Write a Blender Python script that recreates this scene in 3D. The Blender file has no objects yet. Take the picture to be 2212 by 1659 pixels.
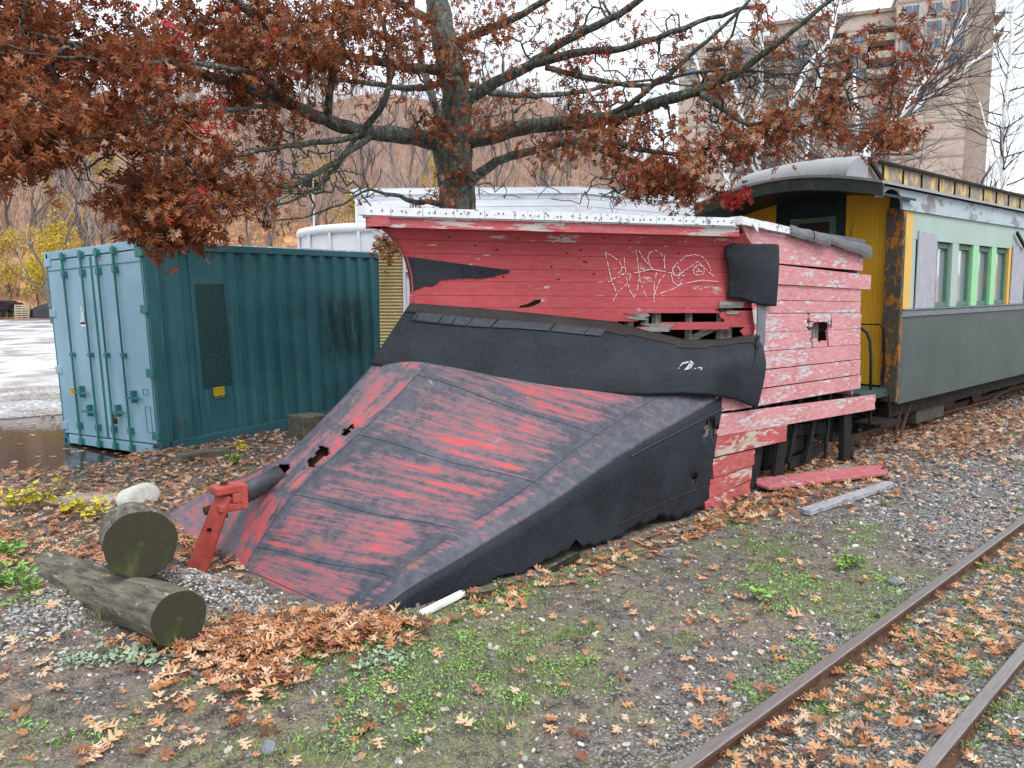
import bpy, math, random
import numpy as np
from mathutils import Vector, Matrix
rnd = random.Random(7); rng = np.random.default_rng(7)
scene = bpy.context.scene; COL = scene.collection

# ------------------------------------------------------------------ camera, sky, sun, exposure
CH = 1.77
AZ = math.radians(47.136); PT = math.radians(5.657); FPX = 737.0
cam_d = bpy.data.cameras.new("camera"); cam = bpy.data.objects.new("camera", cam_d); COL.objects.link(cam)
cam.location = (0, 0, CH); cam.rotation_euler = (math.radians(90) - PT, 0, AZ - math.radians(90))
cam_d.sensor_width = 36; cam_d.lens = FPX / 1024 * 36; cam_d.clip_start = .05; cam_d.clip_end = 3000
scene.camera = cam
world = bpy.data.worlds.new("World"); scene.world = world; world.use_nodes = True
wt = world.node_tree; wt.nodes.clear()
sky = wt.nodes.new('ShaderNodeTexSky'); sky.sky_type = 'NISHITA'; sky.sun_disc = False
sky.sun_elevation = math.radians(48); sky.sun_rotation = math.radians(150)
bg1 = wt.nodes.new('ShaderNodeBackground'); bg1.inputs[1].default_value = .05
bg2 = wt.nodes.new('ShaderNodeBackground'); bg2.inputs[0].default_value = (.93, .965, 1.0, 1); bg2.inputs[1].default_value = .88
tcw = wt.nodes.new('ShaderNodeTexCoord'); sxw = wt.nodes.new('ShaderNodeSeparateXYZ'); mrw = wt.nodes.new('ShaderNodeMapRange')
wt.links.new(tcw.outputs['Generated'], sxw.inputs[0]); wt.links.new(sxw.outputs['Z'], mrw.inputs[0]); mrw.inputs[1].default_value = 0; mrw.inputs[2].default_value = 1; mrw.inputs[3].default_value = .66; mrw.inputs[4].default_value = 1.55
wt.links.new(mrw.outputs[0], bg2.inputs[1])
ad = wt.nodes.new('ShaderNodeAddShader'); wo = wt.nodes.new('ShaderNodeOutputWorld')
wt.links.new(sky.outputs[0], bg1.inputs[0]); wt.links.new(bg1.outputs[0], ad.inputs[0]); wt.links.new(bg2.outputs[0], ad.inputs[1]); wt.links.new(ad.outputs[0], wo.inputs[0])
sun_d = bpy.data.lights.new("sun", 'SUN'); sun_d.energy = 1.1; sun_d.angle = math.radians(25); sun_d.color = (1, .97, .92)
sun = bpy.data.objects.new("sun", sun_d); COL.objects.link(sun)
sun.rotation_euler = Vector((.35, 1.0, -1.35)).to_track_quat('-Z', 'Y').to_euler()
scene.view_settings.view_transform = 'Standard'; scene.view_settings.look = 'None'
scene.view_settings.exposure = 0.52; scene.view_settings.gamma = 1
scene.cycles.max_bounces = 6; scene.cycles.diffuse_bounces = 3; scene.cycles.glossy_bounces = 3
scene.cycles.transparent_max_bounces = 8; scene.cycles.use_denoising = True

FH = np.array([math.cos(AZ), math.sin(AZ), 0.]); RT = np.array([math.sin(AZ), -math.cos(AZ), 0.])
FW = FH * math.cos(PT) + np.array([0, 0, -math.sin(PT)]); UP = FH * math.sin(PT) + np.array([0, 0, math.cos(PT)])
K = 2212 / 1024.
def at(x, y, d):           # a real point at depth d (metres)
    return np.array([0, 0, CH]) + d * (FW + RT * ((x / K - 512) / FPX) - UP * ((y / K - 384) / FPX))
def G(x, y, z=0.):         # a point on the plane z
    r = FW + RT * ((x / K - 512) / FPX) - UP * ((y / K - 384) / FPX)
    return np.array([0, 0, CH]) + r * ((z - CH) / r[2])

# ------------------------------------------------------------------ node helpers
class NT:
    def __init__(s, name, rough=.8, spec=.3):
        s.m = bpy.data.materials.new(name); s.m.use_nodes = True; s.t = s.m.node_tree
        s.b = s.t.nodes['Principled BSDF']; s.b.inputs['Roughness'].default_value = rough
        s.b.inputs['Specular IOR Level'].default_value = spec
    def L(s, a, b): s.t.links.new(a, b)
    def n(s, ty): return s.t.nodes.new(ty)
    def put(s, sock, v):
        if isinstance(v, bpy.types.NodeSocket): s.L(v, sock)
        elif isinstance(v, (tuple, list)) and len(v) == 3 and sock.type == 'RGBA': sock.default_value = (*v, 1)
        else: sock.default_value = v
    def obj(s): return s.n('ShaderNodeTexCoord').outputs['Object']
    def uv(s): return s.n('ShaderNodeTexCoord').outputs['UV']
    def map(s, vec, sc=(1, 1, 1), rot=(0, 0, 0), loc=(0, 0, 0)):
        k = s.n('ShaderNodeMapping'); s.L(vec, k.inputs[0]); k.inputs['Scale'].default_value = sc
        k.inputs['Rotation'].default_value = rot; k.inputs['Location'].default_value = loc; return k.outputs[0]
    def noise(s, vec, sc=5, det=4, ro=.6, dist=0):
        k = s.n('ShaderNodeTexNoise'); s.L(vec, k.inputs['Vector']); k.inputs['Scale'].default_value = sc
        k.inputs['Detail'].default_value = det; k.inputs['Roughness'].default_value = ro; k.inputs['Distortion'].default_value = dist
        return k.outputs['Fac']
    def vor(s, vec, sc=5, out='Distance', feat='F1'):
        k = s.n('ShaderNodeTexVoronoi'); k.feature = feat; s.L(vec, k.inputs['Vector']); k.inputs['Scale'].default_value = sc; return k.outputs[out]
    def attr(s, nm='rnd'):
        k = s.n('ShaderNodeAttribute'); k.attribute_name = nm; return k.outputs['Fac']
    def ma(s, op, a, b=0., c=None):
        k = s.n('ShaderNodeMath'); k.operation = op; s.put(k.inputs[0], a); s.put(k.inputs[1], b)
        if c is not None: s.put(k.inputs[2], c)
        return k.outputs[0]
    def st(s, v, lo, hi, a=0., b=1.):
        k = s.n('ShaderNodeMapRange'); k.interpolation_type = 'SMOOTHSTEP'; s.put(k.inputs[0], v)
        for i, q in enumerate((lo, hi, a, b)): k.inputs[i + 1].default_value = q
        return k.outputs[0]
    def mix(s, f, a, b, mode='MIX'):
        k = s.n('ShaderNodeMix'); k.data_type = 'RGBA'; k.blend_type = mode
        s.put(k.inputs[0], f); s.put(k.inputs[6], a); s.put(k.inputs[7], b); return k.outputs[2]
    def ramp(s, v, stops):
        k = s.n('ShaderNodeValToRGB'); s.L(v, k.inputs[0]); e = k.color_ramp.elements
        while len(e) < len(stops): e.new(.5)
        for i, (p, c) in enumerate(stops): e[i].position = p; e[i].color = (*c, 1)
        return k.outputs[0]
    def sep(s, vec):
        k = s.n('ShaderNodeSeparateXYZ'); s.L(vec, k.inputs[0]); return k.outputs
    def comb(s, a, b, c=0.):
        k = s.n('ShaderNodeCombineXYZ')
        for i, q in enumerate((a, b, c)): s.put(k.inputs[i], q)
        return k.outputs[0]
    def bump(s, h, st=.3, d=.01):
        k = s.n('ShaderNodeBump'); k.inputs['Strength'].default_value = st; k.inputs['Distance'].default_value = d
        s.L(h, k.inputs['Height']); s.L(k.outputs[0], s.b.inputs['Normal'])
    def out(s, c, rough=None):
        s.put(s.b.inputs['Base Color'], c)
        if rough is not None: s.put(s.b.inputs['Roughness'], rough)
        return s.m
def C3(*a): return tuple(a)

def simple(name, a, b, sc=6, rough=.8, spec=.3, bump=.2, stretch=(1, 1, 1), metal=0):
    q = NT(name, rough, spec); v = q.map(q.obj(), stretch); f = q.noise(v, sc, 6, .65); f2 = q.noise(v, sc * 7, 3, .6)
    c = q.mix(q.st(q.ma('ADD', q.ma('MULTIPLY', f, .7), q.ma('MULTIPLY', f2, .3)), .3, .7), a, b)
    q.b.inputs['Metallic'].default_value = metal
    if bump: q.bump(q.ma('ADD', f, f2), bump, .01)
    return q.out(c)

def peel(name, paint, paint2, primer, wood, amount, stretch=(1, 1, 6), sc=2.2, rough=.7, soft=.018, fade=.25):
    q = NT(name, rough, .3); o = q.obj(); r = q.attr()
    v = q.map(o, stretch); add = q.n('ShaderNodeVectorMath'); add.operation = 'ADD'; q.L(v, add.inputs[0]); q.L(q.comb(q.ma('MULTIPLY', r, 37.), 0., q.ma('MULTIPLY', r, 91.)), add.inputs[1]); v = add.outputs[0]
    big = q.noise(v, sc, 3, .5); mid = q.noise(v, sc * 4, 6, .7, .6); fine = q.noise(v, sc * 22, 3, .6)
    wear = q.ma('ADD', q.ma('ADD', q.ma('MULTIPLY', big, .55), q.ma('MULTIPLY', mid, .4)), q.ma('MULTIPLY', fine, .14))
    wear = q.ma('ADD', wear, q.ma('MULTIPLY', q.ma('SUBTRACT', r, .5), .05))
    m = q.st(wear, amount, amount + soft)
    grain = q.noise(q.map(o, (stretch[0] * 1.2, stretch[1], stretch[2] * 5)), 12, 4, .7)
    bare = q.mix(q.st(q.ma('ADD', q.ma('MULTIPLY', grain, .5), q.ma('MULTIPLY', mid, .5)), .42, .6), wood, primer)
    pc = q.mix(q.st(q.noise(o, 1.7, 4, .6), .35, .65), paint, paint2)
    pc = q.mix(q.ma('MULTIPLY', q.st(q.ma('ADD', q.ma('MULTIPLY', fine, .4), q.ma('MULTIPLY', mid, .6)), .38, .62), fade), pc, primer)
    c = q.mix(m, pc, bare)
    crack = q.st(q.noise(q.map(o, (stretch[0], stretch[1], stretch[2] * 1.5)), sc * 8, 5, .8, 1.2), .69, .71)
    c = q.mix(q.ma('MULTIPLY', crack, .75), c, (.05, .03, .03))
    q.bump(q.ma('SUBTRACT', q.ma('MULTIPLY', grain, .3), m), .35, .004)
    return q.out(c)

# ------------------------------------------------------------------ mesh helpers
def from_arrays(name, V, F, mats, parent=None, smooth=False, R=None, UV=None, MI=None, loc=None):
    """V (n,3); F list of tuples or (m,k) array"""
    me = bpy.data.meshes.new(name); V = np.asarray(V, dtype=np.float32).reshape(-1, 3)
    if isinstance(F, np.ndarray):
        m, k = F.shape; flat = F.reshape(-1).astype(np.int32); tot = np.full(m, k, np.int32)
    else:
        m = len(F); tot = np.array([len(f) for f in F], np.int32); flat = np.array([i for f in F for i in f], np.int32)
    st = np.zeros(m, np.int32); st[1:] = np.cumsum(tot)[:-1]
    me.vertices.add(len(V)); me.vertices.foreach_set('co', V.reshape(-1)); me.loops.add(len(flat)); me.loops.foreach_set('vertex_index', flat)
    me.polygons.add(m); me.polygons.foreach_set('loop_start', st); me.polygons.foreach_set('loop_total', tot)
    if MI is not None: me.polygons.foreach_set('material_index', np.asarray(MI, np.int32))
    me.update(calc_edges=True); me.validate()
    if R is not None and len(me.polygons) == m:
        a = me.attributes.new('rnd', 'FLOAT', 'FACE'); a.data.foreach_set('value', np.asarray(R, np.float32))
    if UV is not None and len(me.loops) == len(flat):
        l = me.uv_layers.new(name='UVMap'); l.data.foreach_set('uv', np.asarray(UV, np.float32)[flat].reshape(-1))
    me.polygons.foreach_set('use_smooth', np.full(len(me.polygons), bool(smooth)))
    for q in (mats if isinstance(mats, (list, tuple)) else [mats]): me.materials.append(q)
    o = bpy.data.objects.new(name, me); COL.objects.link(o)
    if parent is not None:
        o.parent = parent
        if loc is not None: o.location = loc
    return o

class MB:
    def __init__(s): s.V = []; s.F = []; s.R = []; s.M = []; s.r = 0.; s.m = 0
    def add(s, V, F):
        b = len(s.V); s.V += [tuple(map(float, v)) for v in V]
        for f in F: s.F.append(tuple(i + b for i in f)); s.R.append(s.r); s.M.append(s.m)
    def box(s, x0, x1, y0, y1, z0, z1):
        s.add([(x0, y0, z0), (x1, y0, z0), (x1, y1, z0), (x0, y1, z0), (x0, y0, z1), (x1, y0, z1), (x1, y1, z1), (x0, y1, z1)],
              [(0, 3, 2, 1), (4, 5, 6, 7), (0, 1, 5, 4), (1, 2, 6, 5), (2, 3, 7, 6), (3, 0, 4, 7)])
    def hexa(s, p): s.add(p, [(0, 3, 2, 1), (4, 5, 6, 7), (0, 1, 5, 4), (1, 2, 6, 5), (2, 3, 7, 6), (3, 0, 4, 7)])
    def obox(s, A, B, w, t, up=(0, 0, 1)):      # beam from A to B, w across, t along 'up'
        A = Vector(A); B = Vector(B); d = (B - A).normalized(); u = Vector(up); sd = d.cross(u)
        if sd.length < 1e-4: sd = d.cross(Vector((1, 0, 0)))
        sd.normalize(); u = sd.cross(d).normalized(); sd *= w / 2; u *= t / 2
        s.hexa([A - sd - u, A + sd - u, B + sd - u, B - sd - u, A - sd + u, A + sd + u, B + sd + u, B - sd + u])
    def prism(s, P, ex):
        n = len(P); P = [Vector(p) for p in P]; ex = Vector(ex); V = P + [p + ex for p in P]
        s.add(V, [tuple(range(n))[::-1], tuple(range(n, 2 * n))] + [(i, (i + 1) % n, n + (i + 1) % n, n + i) for i in range(n)])
    def tube(s, pts, r, n=8, cap=True):
        pts = [Vector(p) for p in pts]; m = len(pts); r = [r] * m if isinstance(r, (int, float)) else r; V = []; pu = None
        for i, p in enumerate(pts):
            d = (pts[min(i + 1, m - 1)] - pts[max(i - 1, 0)]).normalized()
            u = d.cross(Vector((0, 0, 1))) if pu is None else d.cross(pu)
            if u.length < .05: u = d.cross(Vector((1, .2, 0)))
            u.normalize(); w = d.cross(u).normalized(); pu = u if pu is None else pu
            u2 = w; 
            for k in range(n):
                a = 2 * math.pi * k / n; V.append(p + u * (math.cos(a) * r[i]) + w * (math.sin(a) * r[i]))
            pu = w.cross(d) * -1 if False else pu
        F = [(i * n + k, i * n + (k + 1) % n, (i + 1) * n + (k + 1) % n, (i + 1) * n + k) for i in range(m - 1) for k in range(n)]
        if cap: F += [tuple(range(n))[::-1], tuple((m - 1) * n + k for k in range(n))]
        s.add(V, F)
    def build(s, name, mats, parent=None, smooth=False, bevel=0, loc=None):
        o = from_arrays(name, s.V, s.F, mats, parent, smooth, s.R, None, s.M, loc)
        if bevel:
            b = o.modifiers.new('b', 'BEVEL'); b.width = bevel; b.segments = 2; b.limit_method = 'ANGLE'; b.angle_limit = .6
        return o
def thing(name, label, cat, loc=(0, 0, 0), rot=(0, 0, 0), group=None):
    o = bpy.data.objects.new(name, None); COL.objects.link(o); o.location = loc; o.rotation_euler = rot
    o['label'] = label; o['category'] = cat
    if group: o['group'] = group
    o.empty_display_size = .2
    return o
def tag(o, label=None, cat=None, group=None, kind=None):
    for k, v in (('label', label), ('category', cat), ('group', group), ('kind', kind)):
        if v: o[k] = v
    return o
def copy_tree(o, parent=None):
    c = o.copy(); COL.objects.link(c)
    if parent: c.parent = parent
    for ch in list(o.children): copy_tree(ch, c)
    return c
def sm(x, a, b): t = np.clip((x - a) / (b - a), 0, 1); return t * t * (3 - 2 * t)
def lerp(a, b, t): return a + (b - a) * t

# ------------------------------------------------------------------ ground height
def vnoise(x, y, s=1., seed=0):
    x = x * s + seed * 13.7; y = y * s + seed * 7.3
    return (np.sin(x * 1.3 + 1.7 * np.sin(y * .9)) + np.sin(y * 1.7 + 1.3 * np.sin(x * 1.1 + 2)) + .5 * np.sin(x * 3.1 + y * 2.3) + .5 * np.sin(y * 3.7 - x * 2.9)) / 3.
def RD(x, y): return x * RT[0] + y * RT[1], x * FH[0] + y * FH[1]
BUMPS = [(1.52, 4.62, .22, .17), (1.68, 4.28, .17, .12), (1.3, 5.2, .3, .12), (.72, 4.75, .3, .06), (1.9, 3.55, .35, .04)]
def hg(x, y):
    x = np.asarray(x, float); y = np.asarray(y, float); r, D = RD(x, y)
    S = sm(D, 7.9, 8.9) * sm(-r, 4.55, 5.3)
    h = -.3 * S + .012 * vnoise(x, y, 2.2) * (1 - S)
    h = h + .02 * np.clip(x - 9, 0, 60) * sm(r, -3, 0)
    h = h + .037 * np.clip(D - 18, 0, 38)
    uu = r / np.maximum(D, 1.)
    hf = 1 - .62 * sm(uu, .04, .3)
    h = h + hf * .56 * (np.sqrt((np.clip(D - 56, 0, 62)) ** 2 + 4) - 2) * (1 - .15 * vnoise(x, y, .06, 3)) * (1 - sm(D, 150, 400) * .0)
    for bx, by, bs, bh in BUMPS: h = h + bh * np.exp(-((x - bx) ** 2 + (y - by) ** 2) / (bs * bs))
    return h

# ------------------------------------------------------------------ materials
M = {}
RED_PAINT = (.50, .055, .06)
M['mould'] = peel('red_plank_paint', (.44, .058, .068), (.36, .042, .05), (.52, .40, .38), (.30, .24, .22), .655, (1.2, 1.2, 5), 2.0, .7, .018, .10)
M['side'] = peel('faded_plank_paint', (.56, .19, .20), (.48, .13, .14), (.66, .57, .58), (.36, .30, .30), .575, (1, 1, 4.2), 2.4, .75, .03, .42)
M['fascia'] = peel('fascia_paint', (.52, .07, .08), (.45, .06, .07), (.55, .48, .48), (.4, .35, .33), .56, (.9, .9, 6), 1.3)
M['lowred'] = peel('low_plank_paint', (.45, .055, .06), (.36, .04, .045), (.55, .45, .4), (.35, .25, .18), .58, (1, 1, 4), 2.)
M['greywood'] = simple('grey_weathered_wood', (.10, .09, .08), (.34, .32, .30), 3, .85, .2, .4, (1, 1, 14))
M['darkwood'] = simple('dark_rotten_wood', (.006, .005, .005), (.030, .028, .027), 4, .85, .2, .5, (6, 6, 1))
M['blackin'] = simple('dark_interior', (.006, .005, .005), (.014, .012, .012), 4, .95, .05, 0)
def tar(name, a, b):
    q = NT(name, .75, .18); o = q.obj(); f = q.noise(o, 2.2, 5, .6, .5); g = q.noise(o, 160, 2, .5)
    cr = q.st(q.noise(q.map(o, (9, 9, 1.2)), 2.5, 5, .75, .8), .68, .70)
    c = q.mix(q.st(f, .3, .72), a, b); c = q.mix(q.ma('MULTIPLY', q.st(g, .5, .8), .3), c, (.16, .17, .19)); c = q.mix(q.ma('MULTIPLY', cr, .5), c, (.008, .008, .01))
    q.bump(q.ma('ADD', q.ma('MULTIPLY', f, 3.), q.ma('MULTIPLY', g, .15)), .45, .015); return q.out(c, q.st(f, .2, .8, .62, .85))
M['tar'] = tar('black_tar_paper', (.011, .013, .017), (.027, .032, .040))
M['tar2'] = tar('brown_tar_paper', (.024, .020, .018), (.042, .035, .032))
M['sideplate'] = tar('black_steel_side', (.011, .013, .018), (.022, .026, .033))
def deck_mat():
    q = NT('worn_blade_paint', .5, .45); s = q.sep(q.uv()); u, v = s[0], s[1]; o = q.obj()
    main = q.noise(q.comb(q.ma('MULTIPLY', u, 1.5), q.ma('MULTIPLY', v, 4.6)), 2.2, 8, .74, .25)
    cap = q.noise(q.comb(q.ma('MULTIPLY', u, 16.), q.ma('MULTIPLY', v, 1.0)), 1.5, 7, .7, .3)
    iscap = q.st(u, .17, .19, 1., 0.)
    st = q.ma('ADD', q.ma('MULTIPLY', main, q.ma('SUBTRACT', 1., iscap)), q.ma('MULTIPLY', cap, iscap))
    sp = q.noise(o, 55, 4, .7); sp2 = q.noise(o, 14, 5, .7)
    big = q.noise(o, 1.1, 2, .5)
    fv = q.ma('FRACT', v); edge = q.ma('MULTIPLY', q.st(fv, .0, .16), q.st(fv, .86, 1., 1., 0.)); 
    eu = q.ma('MULTIPLY', q.st(u, .19, .27), q.st(u, .80, .88, 1., 0.)); eu2 = q.ma('MAXIMUM', eu, q.ma('MULTIPLY', iscap, q.st(u, .02, .1)))
    eu3 = q.ma('MAXIMUM', eu2, q.ma('MULTIPLY', q.ma('MULTIPLY', q.st(u, .895, .91), q.st(u, .93, .95, 1., 0.)), q.st(v, 3.0, 4.2, .9, .3)))
    w = q.ma('ADD', st, q.ma('MULTIPLY', q.ma('SUBTRACT', sp, .5), .22)); w = q.ma('ADD', w, q.ma('MULTIPLY', q.ma('SUBTRACT', sp2, .5), .22))
    w = q.ma('ADD', w, q.ma('MULTIPLY', q.ma('SUBTRACT', big, .5), .35))
    w = q.ma('SUBTRACT', w, q.ma('MULTIPLY', q.ma('SUBTRACT', 1., q.ma('MULTIPLY', edge, eu3)), .13)); w = q.ma('ADD', w, q.ma('MULTIPLY', iscap, .035))
    base = q.mix(q.st(q.ma('ADD', q.ma('MULTIPLY', sp2, .6), q.ma('MULTIPLY', big, .4)), .35, .65), (.028, .032, .045), (.080, .080, .104))
    half = q.mix(q.st(w, .40, .54), base, (.19, .085, .10))
    red = q.mix(q.st(w, .53, .62), half, (.43, .062, .068)); sc_ = q.st(q.noise(q.comb(q.ma('MULTIPLY', u, 5.), q.ma('MULTIPLY', v, 60.)), 3, 4, .7), .62, .68); red = q.mix(q.ma('MULTIPLY', sc_, .35), red, (.20, .17, .20))
    wh = q.ma('MULTIPLY', q.st(q.noise(o, 2.3, 6, .75, .4), .60, .70), q.st(v, 2.6, 4.4)); red = q.mix(q.ma('MULTIPLY', wh, .45), red, (.5, .46, .52))
    rust = q.ma('MULTIPLY', q.st(q.noise(q.map(o, (2, 2, .7)), 2.2, 4, .7), .60, .72), q.st(v, 1.6, 2.2, 1., 0.)); red = q.mix(q.ma('MULTIPLY', rust, .5), red, (.24, .13, .075))
    q.bump(q.ma('ADD', sp2, big), .22, .02); return q.out(red, q.st(w, .4, .6, .42, .62))
M['deck'] = deck_mat()
M['seam'] = simple('seam_dark', (.02, .022, .03), (.05, .05, .06), 8, .6, .3, 0)
M['rust'] = simple('rusty_steel', (.035, .018, .014), (.12, .055, .035), 14, .9, .2, .6)
def _rs():
    q = NT('red_painted_steel', .6, .35); o = q.obj(); f = q.noise(o, 7, 5, .7); g = q.noise(o, 28, 5, .75); c = q.mix(q.st(f, .35, .65), (.30, .042, .034), (.42, .070, .054)); c = q.mix(q.st(g, .62, .68), c, (.07, .03, .02)); c = q.mix(q.ma('MULTIPLY', q.st(f, .55, .7), .4), c, (.16, .09, .07)); q.bump(g, .4, .004); return q.out(c)
M['redsteel'] = _rs()
M['darksteel'] = simple('dark_steel', (.028, .03, .04), (.06, .06, .075), 8, .5, .5, .3)
def white_trim():
    q = NT('chipped_white_trim', .6, .3); o = q.obj(); f = q.noise(o, 22, 6, .75); g = q.noise(q.map(o, (1, 1, .3)), 3, 3, .6)
    c = q.mix(q.st(q.ma('ADD', f, q.ma('MULTIPLY', g, .25)), .71, .74), (.70, .71, .73), (.20, .20, .20)); q.bump(f, .3, .004); return q.out(c)
M['trim'] = white_trim()
M['nail'] = simple('nail_head', (.08, .08, .08), (.16, .15, .15), 20, .5, .4, 0)
M['shingle'] = simple('grey_roofing_felt', (.10, .105, .11), (.20, .20, .205), 20, .9, .2, .3)
M['chalk'] = simple('chalk', (.72, .60, .62), (.86, .78, .8), 60, .9, .1, 0)

# ------------------------------------------------------------------ snow plough car
PLX = (4.5, 5.13, 0.)
plow = thing('snow_plow_car', 'derelict wooden railway snow plough with pink red planks and a black red wedge nose', 'snow plough', PLX)
POFF = tuple(-c for c in PLX)
YN, YC, YF = 3.53, 5.13, 6.73
ROWS = [((1.95, -.02), (2.05, -.02)), ((2.0, .14), (2.46, .16)), ((2.22, .50), (3.04, .315)), ((2.71, .91), (3.76, .50)), ((3.23, 1.37), (4.5, .73)), ((3.42, 1.60), (5.35, .955)), ((3.55, 1.80), (5.84, 1.09))]
def rowpt(v):
    v = min(max(v, 0), 5.9999); i = int(v); t = v - i
    # catmull smoothing
    def g(k): k = min(max(k, 0), 6); return np.array(ROWS[k], float)
    a, b, c, d = g(i - 1), g(i), g(i + 1), g(i + 2)
    return .5 * ((2 * b) + (-a + c) * t + (2 * a - 5 * b + 4 * c - d) * t * t + (-a + 3 * b - 3 * c + d) * t ** 3)
def deckpt(u, v, off=0., side=1):
    R = rowpt(v); x = lerp(R[0][0], R[1][0], u); z = lerp(R[0][1], R[1][1], u); y = lerp(YC, YN, u)
    # crisp ridge a bit rounded, near edge rolls over
    e = max(0, (u - .90) / .10); z -= .045 * e * e * min(1, v / 1.5) * (1 + .8 * sm(v, 3.5, 5.5))
    z -= .02 * max(0, 1 - u / .05)
    z += .012 * math.sin(v * 5 + u * 3) * u * (1 - u) * 2
    n = np.array([-.55, -.25, .8]); n /= np.linalg.norm(n)
    p = np.array([x, y, z]) + n * off
    if side < 0: p[1] = 2 * YC - p[1]
    return p
HOLES = []
def near_uv(P):       # (u,v) of the deck point nearest to P
    best = None
    for i in range(0, 61):
        for j in range(0, 121):
            q = deckpt(i / 60, j / 20.); d = np.sum((q - P) ** 2)
            if best is None or d < best[0]: best = (d, i / 60, j / 20.)
    return best[1], best[2]
HL = [(2.27, 5.10, .55, .085, .06), (2.36, 5.07, .62, .05, .08), (2.18, 5.12, .47, .06, .06)]
for hx, hy, hz, ru, rv in HL: HOLES.append((hx, hy, hz, (ru + rv) / 2))
for (x, y, d, r) in [(672, 992, 0, .045), (700, 978, 0, .05), (686, 985, 0, .04), (745, 935, 0, .03), (760, 922, 0, .025), (775, 915, 0, .03), (803, 907, 0, .035), (738, 946, 0, .022)]:
    # solve on ridge strip: intersect the view of the ridge cap plane (approx. y = 5.0)
    r_ = FW + RT * ((x / K - 512) / FPX) - UP * ((y / K - 384) / FPX); P = np.array([0, 0, CH]) + r_ * (4.93 / r_[1]); HOLES.append((*P, r))
def deck_mesh(side):
    nu, nv = 90, 200; V = []; UV = []
    for j in range(nv + 1):
        for i in range(nu + 1):
            u, v = i / nu, 6. * j / nv; V.append(deckpt(u, v, 0, side)); UV.append((u, v))
    F = []; V_ = np.array(V)
    for j in range(nv):
        for i in range(nu):
            a = j * (nu + 1) + i; c = (V_[a] + V_[a + nu + 2]) / 2; cut = False
            if side > 0:
                for hx, hy, hz, hr in HOLES:
                    dd = math.sqrt((c[0] - hx) ** 2 + (c[1] - hy) ** 2 + (c[2] - hz) ** 2)
                    if dd < hr * (1 + .45 * math.sin(c[0] * 170 + c[1] * 90) * math.sin(c[2] * 210)): cut = True; break
            if not cut: F.append((a, a + 1, a + nu + 2, a + nu + 1) if side > 0 else (a + 1, a, a + nu + 1, a + nu + 2))
    return V_, F, np.array(UV)
for sd in (1, -1):
    V_, F_, UV_ = deck_mesh(sd)
    o = from_arrays('nose_blade', V_, F_, M['deck'], plow, True, None, UV_, None, POFF)
    so = o.modifiers.new('s', 'SOLIDIFY'); so.thickness = .012; so.offset = -1
# dark hollow under the blade
V_ = []; 
mb = MB()
for j in range(6):
    a0, a1, b0, b1 = deckpt(.02, j + .02, -.09), deckpt(.97, j + .02, -.09), deckpt(.02, j + .98, -.09), deckpt(.97, j + .98, -.09)
    mb.add([a0, a1, b1, b0], [(0, 1, 2, 3)])
mb.build('inner_frame', M['rust'], plow, loc=POFF)
# seams of the blade sheets
mb = MB()
def seam(uvs, w=.0028):
    mb.tube([deckpt(u, v, .001) for u, v in uvs], w, 4)
for v in (1, 2, 3, 4): seam([(lerp(.18, .90, t), v + .02 * math.sin(t * 9)) for t in np.linspace(0, 1, 24)])
seam([(.18, v) for v in np.linspace(.6, 5.4, 40)]); seam([(.90 - .02 * sm(v, 2, 4), v) for v in np.linspace(2.2, 5.2, 40)])
seam([(u, .28) for u in np.linspace(.2, 1., 20)], .003)
mb.build('seam', M['seam'], plow, loc=POFF)
# side plate: vertical face down from the blade edge
def side_plate(side):
    V = []; F = []; n = 150; m = 22; X0, X1 = 2.07, 5.80
    for i in range(n + 1):
        t = i / n; v = 6. * t; E = deckpt(1., v, 0, side); bx = lerp(2.09, 5.585, t)
        rag = -.035 + .075 * sm(bx, 2.7, 3.6) + .02 * math.sin(bx * 7) + .012 * math.sin(bx * 41) + (.045 * max(0, math.sin(bx * 5.3) * math.sin(bx * 13.1 + 1)) ** 2 if bx > 2.9 else 0) + (.055 if 4.86 < bx < 5.08 else 0) * (.7 + .3 * math.sin(bx * 130))
        rag += .012 * rnd.random()
        for k in range(m + 1):
            s = k / m; x = lerp(E[0], bx, s ** 1.0); z = lerp(E[2], rag, s); y = E[1] - (.03 * math.sin(min(1, s * 5) * math.pi / 2)) * (1 if side > 0 else -1)
            y += .012 * math.sin(x * 3 + z * 4) * s * side; V.append((x, y, z))
    H = [(5.62, .76, .085), (5.70, .70, .07), (5.56, .68, .05), (5.36, .35, .035), (5.40, .33, .03)]
    for i in range(n):
        for k in range(m):
            a = i * (m + 1) + k; c = (np.array(V[a]) + np.array(V[a + m + 2])) / 2
            if side > 0 and any(math.hypot(c[0] - hx, (c[2] - hz) * 1.2) < hr * (1 + .3 * math.sin(c[0] * 160 + c[2] * 120)) for hx, hz, hr in H): continue
            F.append((a, a + 1, a + m + 2, a + m + 1) if side > 0 else (a + 1, a, a + m + 1, a + m + 2))
    o = from_arrays('side_plate', V, F, M['sideplate'], plow, True, loc=POFF); s_ = o.modifiers.new('s', 'SOLIDIFY'); s_.thickness = .014; s_.offset = -1
side_plate(1); side_plate(-1)
mb = MB()                                            # planks seen through the holes of the side plate
for z in (.28, .47, .66): mb.box(5.15, 5.78, YN + .035, YN + .06, z, z + .183)
mb.build('backing_plank', M['greywood'], plow, loc=POFF)
mb = MB(); mb.tube([(x, YN - .043 + .012 * math.sin(x * 3 + .9), .12 + .13 * sm(x, 4., 5.5)) for x in np.linspace(4.3, 5.52, 26)], .0025, 4); mb.build('paint_line', M['rust'], plow, loc=POFF)
mb = MB()
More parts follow.
